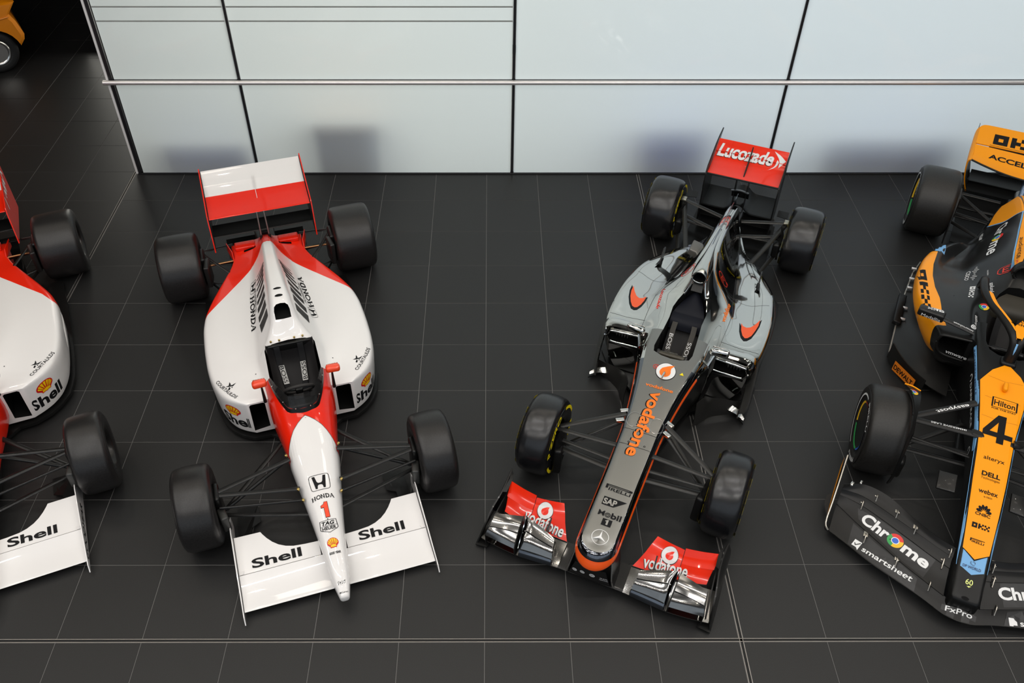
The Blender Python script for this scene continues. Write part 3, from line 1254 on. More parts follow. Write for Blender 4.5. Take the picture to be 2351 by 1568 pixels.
def white_car(label, loc, deg, wide=0.0, number='1', full=True, mirror_mat=None, rw_in=None, variant='B'):
    car = thing('racing_car', label, 'racing car', loc, radians(deg))
    dw = wide
    mono_paint = two_tone('front_tub_paint', RCOL, WCOL,
                          [[(-0.90, 0.9), (-0.50, 0.9), (-0.499, 0.9), (-0.18, 0.9)]])
    # -- nose cone (white) and front tub (red with the white tongue of the nose running onto it)
    def nsec(x, hw, zt, zb, n=2.8):
        return (x, sup(hw, zt, zb, n, 11))
    nose = loft('nose_cone', [nsec(.992, 0.014, .175, .140), nsec(.988, .028, .186, .130), nsec(.970, 0.038, .200, .12), nsec(.63, .086, .285, .10), nsec(.43, .108, .325, .10),
                              nsec(.147, .146, .385, .11), nsec(-.172, .1925, .4525, .13, 3.0)], WHITE, car, kx=5, kp=2)
    tub = loft('front_tub', [nsec(-.172, .190, .450, .13, 3.0), nsec(-.35, .210, .497, .11, 3.0), nsec(-.50, .232, .535, .09, 3.1), nsec(-.70, .262, .570, .07, 3.2), nsec(-.95, .285, .60, .06, 3.2)],
               RED, car, kx=6, kp=2)
    # -- main bodywork: engine cover and both sidepods in one skin
    W_ = dw
    st = []

    def bsec(x, zt, wt, wr, zr, ws, zs, rs, zb=0.10, lift=0.0, xf=0.0):
        z_sh = zt - 0.35 * wt
        p = [(0, zt), (wt * .62, zt - .07 * wt), (wt, z_sh),
             (wt + (wr - wt) * .45, z_sh + (zr - z_sh) * .55), (wr, zr + .012),
             (wr + (ws - rs - wr) * .18, zr + .002), (wr + (ws - rs - wr) * .55, (zr + zs) / 2), (ws - rs, zs),
             (ws - .35 * rs, zs - .13 * rs), (ws - .06 * rs, zs - .55 * rs), (ws, zs - 1.2 * rs),
             (ws - .004, (zs + zb) / 2), (ws - .025, zb), (0, zb)]
        st.append((x, p))
    bsec(-.815, .585, .20, .262, .455, .440 + W_ * .3, .452, .022)
    bsec(-.86, .600, .205, .267, .465, .515 + W_ * .4, .465, .040)
    bsec(-.93, .615, .215, .275, .47, .592 + W_ * .6, .470, .060)
    bsec(-1.04, .638, .222, .283, .475, .652 + W_ * .85, .468, .075)
    bsec(-1.24, .685, .222, .290, .478, .702 + W_, .462, .085)
    bsec(-1.33, .755, .150, .288, .476, .712 + W_, .459, .085)
    bsec(-1.41, .840, .094, .280, .474, .718 + W_, .456, .085)
    bsec(-1.48, .905, .080, .274, .472, .720 + W_, .454, .085)
    bsec(-1.60, .925, .076, .266, .468, .722 + W_, .450, .085)
    bsec(-1.85, .885, .068, .256, .460, .716 + W_, .440, .085)
    bsec(-2.05, .838, .063, .248, .450, .690 + W_ * .8, .428, .080)
    bsec(-2.25, .785, .058, .236, .440, .628 + W_ * .5, .414, .075)
    bsec(-2.45, .727, .054, .218, .430, .545 + W_ * .3, .400, .070)
    bsec(-2.65, .665, .050, .192, .420, .452 + W_ * .2, .388, .060)
    bsec(-2.80, .610, .046, .165, .415, .385 + W_ * .15, .380, .050)
    bsec(-2.95, .545, .042, .140, .412, .345 + W_ * .1, .385, .040)
    bsec(-3.10, .470, .040, .130, .410, .352 + W_ * .1, .398, .030)
    paint = two_tone('body_paint', WCOL, RCOL, [[(-3.4, 0.0), (-2.752, 0.0), (-2.745, .03), (-2.64, .185), (-2.585, .225), (-2.40, .39), (-2.08, .655), (-1.93, .74), (-1.70, 1.0)]])
    body = loft('bodywork', st, paint, car, kx=4, kp=3, sharp=40)
    cuts = [prism([(-1.235, -.205), (-1.225, -.212), (-.92, -.214), (-.74, -.178), (-.60, -.12), (-.555, -.06), (-.555, .06), (-.60, .12), (-.74, .178), (-.92, .214), (-1.225, .212), (-1.235, .205)], .16, 1.3)]
    for s in (-1, 1):
        # sidepod inlets, tapered box with rounded top corners
        po = [(.292, .15), (.292, .425), (.305, .438), (.405, .438), (.420, .425), (.424, .13)]
        cuts.append(prism([(s * a, b) for a, b in po], -1.10, -.70, 'x'))
        # slots in the raised rear deck
        cuts.append(prism([(-2.955, s * .115), (-2.955, s * .235), (-2.985, s * .235), (-2.985, s * .115)], .33, .6))
    cuts.append(prism([(-.066, .800), (-.066, .85), (-.058, .878), (-.038, .893), (0, .898), (.038, .893), (.058, .878), (.066, .85), (.066, .800)], -1.62, -1.25, 'x'))
    cut(body, cuts)
    if variant == 'A':
        cut(body, [prism([(-1.50, .19), (-1.99, .28), (-2.03, .35), (-1.62, .33)], s * (.70 + dw * .6), s * 1.0, 'y') for s in (-1, 1)], WHITE)
    cut(tub, [prism([(-1.3, -.214), (-.92, -.214), (-.74, -.178), (-.60, -.12), (-.555, -.06), (-.555, .06), (-.60, .12), (-.74, .178), (-.92, .214), (-1.3, .214)], .16, 1.3)])
    tb = bvh(body)
    tt = bvh(tub)
    tn = bvh(nose)
    # white tongue on the red tub: arched panel continuing the nose
    arch = [(-.172, .197), (-.21, .190), (-.27, .170), (-.33, .142), (-.38, .112), (-.43, .068), (-.465, .028), (-.482, 0)]
    loop = [(x, y) for x, y in arch] + [(x, -y) for x, y in arch[-2::-1]]
    dec('nose_tongue', poly2d(loop), (0, 0, .9), (1, 0, 0), (0, 1, 0), WHITE, car, tt, maxe=0.02)
    dec('tongue_seam', line2d(loop, .004), (0, 0, .9), (1, 0, 0), (0, 1, 0), M('seam_dark', (.05, .05, .05), .4), car, tt, maxe=0.02, off=.0024)
    # the red front runs back along the cockpit flanks to the inlets
    rl = [(-.80, .315), (-.70, .285), (-.78, .214), (-.86, .232)]
    # -- undertray
    ed = [(-.70, .20), (-.785, .30), (-.79, .435), (-.85, .53 + dw * .5), (-.93, .605 + dw * .7), (-1.04, .664 + dw), (-1.24, .712 + dw), (-1.5, .728 + dw), (-2.0, .728 + dw), (-2.72, .70 + dw), (-2.74, .46), (-3.15, .42), (-3.25, .40)]
    und = plate('undertray', [(x, y, .05) for x, y in ed] + [(x, -y, .05) for x, y in ed[::-1]], .03, SATIN, car)
    rbox('lower_tub', (-.45, 0, .075), (.75, .30, .10), .02, SATIN, car)
    # -- raised boxes of the rear deck
    for s in (-1, 1):
        rbox('deck_box', (-3.035, s * .215, .418), (.10, .20, .045), .012, RED, car, rot=(0, radians(4), 0))
        plate('deck_fence', [(-2.86, s * .345, .37), (-3.08, s * .39, .36), (-3.10, s * .39, .44), (-2.95, s * .348, .43)], .008, RED, car)
    # -- gearbox behind the deck
    rbox('gearbox', (-3.22, 0, .26), (.34, .20, .26), .03, SATIN, car)
    rbox('rear_light_box', (-3.12, 0, .46), (.10, .10, .12), .012, BLACK, car)
    sheet('diffuser', [[(-3.0, y, .05) for y in (-.40, 0, .40)], [(-3.35, y, .12) for y in (-.40, 0, .40)], [(-3.5, y, .2) for y in (-.40, 0, .40)]], .01, SATIN, car, k=3)
    # -- rear wing
    wspan = .484
    wing('rear_wing_main', [(-wspan, -3.015, .795, -3.31, .865, .035, .022), (wspan, -3.015, .795, -3.31, .865, .035, .022)], [RED, BLACK], car, n=14)
    wing('rear_wing_flap', [(-wspan, -3.285, .850, -3.44, .910, .022, .012), (wspan, -3.285, .850, -3.44, .910, .022, .012)], [WHITE, BLACK], car, n=12)
    wing('rear_wing_flap', [(-wspan, -3.425, .900, -3.60, .985, .022, .012), (wspan, -3.425, .900, -3.60, .985, .022, .012)], [WHITE, BLACK], car, n=12)
    wing('lower_wing', [(-wspan, -2.99, .60, -3.16, .63, .03, .012), (wspan, -2.99, .60, -3.16, .63, .03, .012)], BLACK, car, n=10)
    ep = [(-2.93, .47), (-2.955, .60), (-2.985, .79), (-3.02, .835), (-3.62, 1.005), (-3.64, .98), (-3.64, .45)]
    for s in (-1, 1):
        y = s * .497
        e = plate('rear_wing_endplate', [(x, y, z) for x, z in ep], .010, None, car, mats=[RED, RED, RED])
        plate('endplate_lining', [(x + (-.012 if x > -3.3 else .012), s * .4905, z + (.012 if z < .5 else -.012)) for x, z in ep], .003, BLACK, car)
        if variant == 'A' and s > 0:
            dec('endplate_script', line2d([tuple(p) for p in spline([(-3.56, .90, 0), (-3.50, .96, 0), (-3.47, .84, 0), (-3.43, .91, 0), (-3.40, .80, 0), (-3.37, .90, 0), (-3.34, .80, 0), (-3.30, .86, 0), (-3.27, .79, 0)], 5)[:, :2]], .022), (0, y + .007, 0), (1, 0, 0), (0, 0, 1), WPRINT, car)
            dec('race_number', poly2d([(-3.18, .72), (-3.16, .72), (-3.16, .86), (-3.18, .86)], [(-3.19, .82), (-3.16, .86), (-3.16, .84)]), (0, y + .007, 0), (1, 0, 0), (0, 0, 1), WPRINT, car)
        # twin struts
        tube('wing_strut', [(-2.955, s * .040, .47), (-3.01, s * .034, .80)], .0085, GREYMET, car, 8)
        tube('strut_foot', [(-2.93, s * .044, .46), (-2.96, s * .040, .56)], .013, BLACK, car, 8)
    plate('wing_rib', [(-3.20, 0, .835), (-3.47, 0, .955), (-3.46, 0, .925), (-3.28, 0, .845)], .004, WHITE, car)
    # -- front wing
    fp = .700 + dw * .25
    wing('front_wing', [(-fp, .822, .062, .548, .112, .026, .020), (-.10, .822, .062, .548, .112, .026, .020), (.10, .822, .062, .548, .112, .026, .020), (fp, .822, .062, .548, .112, .026, .020)], WHITE, car, n=14, k=1)
    g = .006
    for s in (-1, 1):
        te = [(.10, .432), (.20, .428), (.285, .420), (.34, .404), (.39, .378), (.43, .345), (.465, .305), (.492, .265), (.504, .243), (fp, .240)]
        V = []
        top = []
        for y, x in te:
            top.append((y, x))
        V3, F3 = [], []
        for y, x in top:
            zt = .114 + (.548 - x) * .16
            V3 += [(.548 - g, s * y, .112), (x, s * y, zt), (x, s * y, zt - .006), (.548 - g, s * y, .104)]
        for q in range(len(top) - 1):
            for r in range(4):
                r2 = (r + 1) % 4
                f = (4 * q + r, 4 * q + r2, 4 * q + 4 + r2, 4 * q + 4 + r)
                F3.append(f if s > 0 else f[::-1])
        n = 4 * (len(top) - 1)
        F3 += [(3, 2, 1, 0), (n, n + 1, n + 2, n + 3)]
        fl = mob('front_wing_flap', V3, F3, WHITE, car, True, None, 30)
        tf = bvh(fl)
        # baseline y .155..., text reads from the car's right to its left
        if s > 0:
            dtext('Shell', (.512, .196), (.512, .548), .072, INK, car, tf, z=.3, bold=.026)
        else:
            dtext('Shell', (.512, -.600), (.512, -.236), .072, INK, car, tf, z=.3, bold=.026)
        ew = fp + .008
        plate('front_wing_endplate', [(.905, s * ew, .03), (.85, s * ew, .025), (.03, s * ew, .02), (.03, s * ew, .15), (.16, s * ew, .235), (.24, s * ew, .240), (.56, s * ew, .165), (.87, s * ew, .075)], .007, None, car, mats=[WHITE, WHITE, WHITE])
        if variant == 'A' and s > 0:
            dtext('GOODYEAR', (.80, ew + .005, .036), (.30, ew + .005, .085), .060, INK, car, None, bold=.02, shear=.2, up=(0, 0, 1))
        plate('endplate_foot', [(.24, s * (fp - .02), .045), (-.12, s * (fp - .04), .03), (-.12, s * (fp - .20), .03), (.05, s * (fp - .20), .03), (.10, s * (fp - .13), .045), (.24, s * (fp - .13), .055)], .006, SATIN, car)
        plate('wing_tab', [(.545, s * (fp - .008), .118), (.515, s * (fp - .008), .118), (.515, s * (fp - .04), .118), (.545, s * (fp - .03), .118)], .004, WHITE, car)
    # -- wheels
    for s in (-1, 1):
        wheel(car, 0.0, s * .907, .320, .290, .172, RUBBER, s, M('gold_wheel_nut', (0.75, 0.48, 0.05), 0.3, 1.0), label=None)
        wheel(car, -2.976, s * .846, .330, .405, .172, RUBBER, s, M('gold_wheel_nut'))
        # uprights and brake ducts
        rbox('brake_duct', (.0, s * .755, .31), (.17, .05, .30), .02, SATIN, car)
        rbox('brake_scoop', (.14, s * .735, .28), (.12, .06, .16), .015, M('scoop_grey', (.03, .03, .028), .4), car, rot=(0, 0, s * radians(-12)))
        rbox('rear_upright', (-2.93, s * .635, .33), (.20, .06, .32), .02, SATIN, car)
        rbox('rear_brake_scoop', (-2.78, s * .60, .36), (.17, .05, .24), .012, CARB, car, rot=(0, 0, s * radians(8)))
        # front suspension
        hub = (.0, s * .75, .44)
        lo = (.02, s * .76, .19)
        arm(car, hub, (-.165, s * .186, .425), .040)
        arm(car, (.03, s * .75, .44), (.10, s * .152, .375), .040)
        arm(car, (.105, s * .745, .38), (.185, s * .135, .335), .022, 1.0)
        arm(car, lo, (.24, s * .11, .22), .036)
        arm(car, lo, (-.50, s * .22, .26), .044)
        arm(car, (.0, s * .72, .22), (-.20, s * .19, .40), .030, 0.9, name='push_rod')
        for p in ((.115, s * .165, .39), (.19, s * .145, .345), (-.205, s * .205, .43)):
            lathe('bolt', [(-.008, .0), (-.008, .011), (.008, .011), (.010, .006), (.010, 0)], BRASS, car, 8, 'z', centre=p)
        # rear suspension
        arm(car, (-2.98, s * .64, .46), (-2.70, s * .40, .37), .034)
        arm(car, (-3.0, s * .64, .46), (-3.10, s * .33, .41), .034)
        arm(car, (-2.96, s * .64, .33), (-2.95, s * .20, .30), .034, 1.0, name='drive_shaft')
        arm(car, (-3.05, s * .64, .24), (-3.12, s * .25, .22), .028)
        arm(car, (-2.93, s * .64, .18), (-2.55, s * .45, .20), .034)
        arm(car, (-2.86, s * .64, .38), (-2.90, s * .30, .36), .020, 1.0, BRONZE, 'toe_link')
        arm(car, (-2.80, s * .62, .22), (-2.70, s * .35, .22), .030)
    # -- cockpit
    seat = sheet('seat', [[(x, y, z + 2.2 * y * y) for y in (-.195, -.12, 0, .12, .195)] for x, z in ((-1.215, .60), (-1.17, .50), (-1.08, .40), (-.98, .31), (-.86, .25))], .02, LEATHER, car, k=4)
    rbox('bulkhead', (-1.215, 0, .635), (.03, .40, .07), .008, SATIN, car)
    tag = M('silver_tag', (.34, .335, .32), .4, .7)
    for s in (-1, 1):
        o = -.012
        ys, ye = s * .098 + o, s * .07 + o
        st_ = [(-1.235, ys, .665), (-1.20, ys, .655), (-1.165, ys, .56), (-1.09, ys * .9 + ye * .1, .46), (-.99, ye, .37), (-.90, ye * .9, .30)]
        bl = ribbon('shoulder_belt', st_, .048, .004, WEB, car)
        tgp = ribbon('belt_tag', [(-1.125, ys * .92, .510), (-1.06, ys * .85, .440), (-1.01, ys * .8, .396)], .044, .006, tag, bl)
        tg = bvh(tgp)
        if s < 0:
            dtext('BOSS', (-1.12, ys * .92 - .019), (-1.015, ys * .8 - .019), .036, INK, bl, tg, z=.75, bold=.01, up=(0, 1, 0))
        else:
            dtext('BOSS', (-1.015, ys * .8 + .019), (-1.12, ys * .92 + .019), .036, INK, bl, tg, z=.75, bold=.01, up=(0, -1, 0))
        rbox('belt_buckle', (-.955, ye, .358), (.05, .06, .02), .005, SATIN, car, rot=(0, radians(42), 0))
        for q in (-.035, .035):
            lathe('bolt', [(0, .009), (.012, .009), (.014, .004), (.014, 0)], BRASS, car, 8, 'z', centre=(-1.243, ys + q, .683))
    ring = []
    for k in range(28):
        a = 2 * pi * k / 28
        ring.append((-.775 + .055 * sin(a) * 1.0, .118 * cos(a), .545 + .085 * sin(a)))
    sw = tube('steering_wheel', ring, .014, M('suede_grip', (.022, .020, .019), .7), car, 8, close=True)
    for a in (20, 160, 270):
        a = radians(a)
        tube('wheel_spoke', [(-.775, 0, .53), (-.775 + .055 * sin(a), .118 * cos(a), .545 + .085 * sin(a))], .009, SATIN, sw, 6)
    rbox('wheel_hub', (-.765, 0, .535), (.03, .06, .05), .008, SATIN, sw)
    rbox('dash_panel', (-.66, 0, .47), (.10, .28, .08), .02, SATIN, car)
    # windscreen: smoked wrap with a black lower strip
    basep = [(-.90, .222, .600), (-.80, .206, .598), (-.70, .180, .580), (-.615, .148, .562), (-.548, .112, .545), (-.528, .06, .545), (-.515, .0, .546)]
    basep = [(x, -y, z) for x, y, z in basep] + [(x, y, z) for x, y, z in basep[-2::-1]]
    # strip is deepest at its two lower corners
    top = []
    for x, y, z in basep:
        f = min(1.0, max(0.0, (x + .90) / .30))
        top.append((x - .075 * f, y * (.93 + .0 * f), z + .02 + .085 * f))
    mid = [tuple(np.array(a) * .82 + np.array(b) * .18) for a, b in zip(basep, top)]
    sheet('windscreen', [mid, top], .003, SMOKE, car, k=4)
    bt = sheet('screen_strip', [[(x + .004, y * 1.01, z - .015) for x, y, z in basep], [(x, y * 1.004, z + .001) for x, y, z in mid]], .006, SATIN, car, k=4)
    for k in range(1, len(basep) - 1, 2):
        x, y, z = mid[k]
        lathe('rivet', [(0, .006), (.006, .005), (.008, 0)], STEEL, car, 8, 'z', centre=(x, y, z))
    # mirrors
    mm = mirror_mat or M('mirror_orange', (0.88, 0.06, 0.012), 0.25, coat=0.8)
    for s in (-1, 1):
        mi = rbox('wing_mirror', (-.805, s * .297, .665), (.066, .118, .058), .022, mm, car, rot=(0, radians(-8), s * radians(-4)), seg=4)
        rbox('mirror_glass', (-.838, s * .297, .668), (.006, .096, .042), .002, STEEL, mi)
        tube('mirror_stem', [(-.788, s * .285, .645), (-.784, s * .284, .57), (-.780, s * .283, .475)], .008, BLACK, mi, 8, r2=.015)
    # -- small deck details
    for q, x in enumerate((-1.545, -1.64)):
        dec('cover_slot', disc2d(.5, .5, .5, 20), (x - .014, -.034, 1.2), (0, .068, 0), (.028, 0, 0), DARK, car, tb, maxe=0.02)
    for s in (-1, 1):
        dec('fastener', disc2d(.5, .5, .5, 10), (-1.12, s * .325, 1.2), (0, .010, 0), (.010, 0, 0), INK, car, tb)
        dec('fastener', disc2d(.5, .5, .5, 10), (.40 if s > 0 else -.466, -.004, 1.2), (0, .009, 0), (.009, 0, 0), INK, car, tn if s > 0 else tt)
    # -- print on the nose
    U = (0, 1, 0)
    hb = dec('engine_maker_emblem', HBADGE, (.165, -.075, 1), (0, .150, 0), (-.128, 0, 0), INK, car, tn, maxe=0.02, warp=lambda u, t: (u + (u - .5) * .10 * (t - .5), t))
    dec('lettering', HONDA, (.240, -.083, 1), (0, .166, 0), (-.033, 0, 0), INK, car, tn, maxe=0.02, warp=lambda u, t: (u, t - 1.3 * (u - .5)**2 + .2))
    one = [(.30, .0), (.78, .0), (.78, 1.0), (.46, 1.0), (.40, .82), (.18, .76), (.18, .58), (.46, .62), (.46, .0)]
    one = [(.42, 0), (.80, 0), (.80, 1.0), (.52, 1.0), (.44, .87), (.20, .80), (.20, .62), (.42, .64)]
    if number == '1':
        dec('race_number', poly2d(one), (.392, -.050, 1), (0, .092, 0), (-.128, 0, 0), INK, car, tn, maxe=0.03, off=.0012)
        inner = [(.455, .025), (.765, .025), (.765, .975), (.54, .975), (.465, .845), (.235, .78), (.235, .65), (.455, .665)]
        dec('race_number', poly2d(inner), (.392, -.050, 1), (0, .092, 0), (-.128, 0, 0), M('number_orange', (.88, .055, .008), .35), car, tn, maxe=0.03, off=.0026)
    # watchmaker shield
    sh = [(0, .28), (.5, 0), (1, .28), (1, 1), (0, 1)]
    art = merge2d(line2d([(.0, .36), (.08, .24), (.5, .0), (.92, .24), (1, .36), (.96, 1.0), (.04, 1.0)], .035, True), line2d([(.0, .56), (1, .56)], .03))
    art = merge2d(art, place2d(text2d('TAG', .035, .25), .12, .63, .74, .29), place2d(text2d('HEUER', .03), .10, .24, .80, .27))
    dec('watchmaker_shield', art, (.510, -.066, 1), (0, .128, 0), (-.098, 0, 0), INK, car, tn, maxe=0.025)
    shell_emblem(car, tn, (.632, -.041, 1), (0, .082, 0), (-.078, 0, 0))
    dtext('GOOD', (.678, -.041), (.678, -.002), .017, INK, car, tn, z=1, bold=.045, shear=.2)
    dtext('YEAR', (.678, .003), (.678, .041), .017, INK, car, tn, z=1, bold=.045, shear=.2)
    dtext('ジャンプ', (.905, -.028), (.905, .028), .022, INK, car, tn, z=1, bold=.02)
    dtext('McLaren', (.965, -.030), (.965, .030), .013, INK, car, tn, z=1, bold=.02, shear=.3)
    # -- stripes on the engine cover flanks
    TLp = [(-1.583, .121), (-1.742, .121), (-1.869, .114), (-1.967, .104), (-2.081, .099), (-2.153, .090), (-2.218, .083), (-2.267, .074), (-2.296, .067)]
    TRp = [(-1.637, .212), (-1.758, .210), (-1.880, .204), (-1.980, .196), (-2.070, .188), (-2.153, .180), (-2.226, .171), (-2.290, .162), (-2.346, .156)]
    BRp = [(-1.515, .208), (-1.675, .211), (-1.816, .206), (-1.929, .199), (-2.029, .190), (-2.129, .183), (-2.207, .174), (-2.275, .164), (-2.337, .157)]
    BLp = [(-1.486, .122), (-1.627, .120), (-1.772, .113), (-1.899, .107), (-2.022, .101), (-2.098, .093), (-2.166, .085), (-2.226, .076), (-2.280, .069)]
    for s in (-1, 1):
        for a, b, c, d in zip(TLp, TRp, BRp, BLp):
            def bow(p, q, k):
                return [(p[0] + (q[0] - p[0]) * t + k * t * (1 - t), s * (p[1] + (q[1] - p[1]) * t)) for t in (0, .25, .5, .75, 1)]
            dec('cover_stripe', poly2d(bow(a, b, -.05) + bow(d, c, -.05)[::-1]), (0, 0, 1.4), (1, 0, 0), (0, 1, 0), M('dark_grey_print', (.011, .011, .011), .5, spec=.15), car, tb, maxe=0.025, lift=0.2)
    dec('lettering', HONDA, (-2.165, -.256, 1.2), (.499, -.039, 0), (.015, .042, 0), INK, car, tb, maxe=0.02)
    dec('engine_maker_emblem', HBADGE, (-2.376, -.223, 1.2), (.165, -.028, 0), (.03, .055, 0), INK, car, tb, maxe=0.02)
    dec('lettering', HONDA, (-1.842, .288, 1.2), (-.496, -.044, 0), (.010, -.042, 0), INK, car, tb, maxe=0.02)
    dec('engine_maker_emblem', HBADGE, (-1.685, .302, 1.2), (-.14, -.016, 0), (.008, -.058, 0), INK, car, tb, maxe=0.02)
    dtext('POWERED by', (-2.197, -.206), (-1.886, -.230), .020, INK, car, tb, z=1.2, up=(0, 1, 0))
    dtext('POWERED by', (-1.880, .233), (-2.194, .205), .020, INK, car, tb, z=1.2, up=(0, -1, 0))
    # -- sidepod print (on the rounded outer front corner)
    def corner_print(s):
        # text runs along the curved front corner
        def xy(t):
            # arc in plan from the outer flank to the inlet: t 0..1
            P = [(-1.32, .718), (-1.17, .70), (-1.05, .664), (-.96, .618), (-.89, .557), (-.835, .47), (-.82, .44)]
            k = t * (len(P) - 1)
            i = min(int(k), len(P) - 2)
            f = k - i
            a, b = P[i], P[i + 1]
            return (a[0] + (b[0] - a[0]) * f, a[1] + (b[1] - a[1]) * f + dw * max(0, 1 - t))
        def along(body, t0, t1, inset, z, h, name, bold=0.02, mode='top', art=None, mat=INK, off=.002):
            V, F = art or text2d(body, bold)
            bm = bmesh.new()
            vs = [bm.verts.new((a, b, 0)) for a, b in V]
            for f in F:
                try:
                    bm.faces.new([vs[i] for i in f])
                except ValueError:
                    pass
            for _ in range(3):
                es = [e for e in bm.edges if abs(e.verts[0].co.x - e.verts[1].co.x) > .04]
                if es:
                    bmesh.ops.subdivide_edges(bm, edges=es, cuts=1)
                    bmesh.ops.triangulate(bm, faces=[f for f in bm.faces if len(f.verts) > 4])
            for v in bm.verts:
                u, w_ = v.co.x, v.co.y
                t = t0 + (t1 - t0) * (u if s < 0 else 1 - u)
                x, y = xy(t)
                x2, y2 = xy(min(1, t + .02))
                x1, y1 = xy(max(0, t - .02))
                n = Vector((-(y2 - y1), (x2 - x1), 0)).normalized()      # inwards or outwards
                if n.y < 0:
                    n = -n
                if n.length < .1:
                    n = Vector((0, 1, 0))
                if mode == 'top':
                    p = Vector((x, y, 1.0)) - n * (inset + h * 0 - w_ * 0) - n * (h * w_)
                    d = Vector((0, 0, -1))
                    p.y *= 1
                    p = Vector((p.x, s * p.y, p.z))
                    h_ = tb.ray_cast(p, d)
                else:
                    p = Vector((x, y, z + h * w_)) + n * .3
                    p = Vector((p.x, s * p.y, p.z))
                    d = Vector((-n.x, -s * n.y, 0))
                    h_ = tb.ray_cast(p, d)
                if h_[0] is not None:
                    nn = h_[1] if h_[1].dot(d) < 0 else -h_[1]
                    v.co = h_[0] + nn * off
                else:
                    v.co = p - Vector((0, 0, .45))
            return frombm(name, bm, mat, car, smooth=False)
        if s < 0:
            dtext('COURTAULDS', (-1.142, -.652 - dw), (-.898, -.514 - dw * .5), .032, INK, car, tb, z=1.2, bold=.012, warp=lambda u, t: (u, t - 1.6 * u * (1 - u)))
            along('Shell', .40, .955, 0, .165, .115, 'lettering', .03, 'side')
            along('', .51, .78, 0, .285, .115, 'shell_emblem', mode='side', art=SHELL_RED, mat=SHELLR)
            along('', .51, .78, 0, .285, .115, 'shell_emblem', mode='side', art=SHELL_YEL, mat=SHELLY, off=.0034)
        else:
            dtext('COURTAULDS', (-.915, .506 + dw * .5), (-1.160, .662 + dw), .032, INK, car, tb, z=1.2, bold=.012, warp=lambda u, t: (u, t - 1.6 * u * (1 - u)))
            along('Shell', .38, .93, 0, .165, .115, 'lettering', .03, 'side')
            along('', .49, .76, 0, .285, .115, 'shell_emblem', mode='side', art=SHELL_RED, mat=SHELLR)
            along('', .49, .76, 0, .285, .115, 'shell_emblem', mode='side', art=SHELL_YEL, mat=SHELLY, off=.0034)
        star = poly2d([(.30, .45), (.42, 1.0), (.52, .62)], [(.0, .42), (.35, .55), (.62, .50), (1.0, .70), (.70, .34), (.35, .36)], [(.20, .0), (.36, .32), (.44, .10), (.32, -.12)], [(.50, .22), (.66, .28), (.60, .10)])
        c = (-1.066, s * (.534 + dw * .7))
        dec('textile_emblem', star, (c[0] + .05, c[1] - .045, 1.2), (0, .09, 0), (-.085, 0, 0), INK, car, tb, maxe=0.03)
    corner_print(-1)
    corner_print(1)
    return car, dict(body=tb, nose=tn, tub=tt)


B, Bt = white_car('white racing car with red tail, race number 1 on nose, shell emblems', (-1.284, 1.165, 0), -72.4)
# ================================================================ chrome car


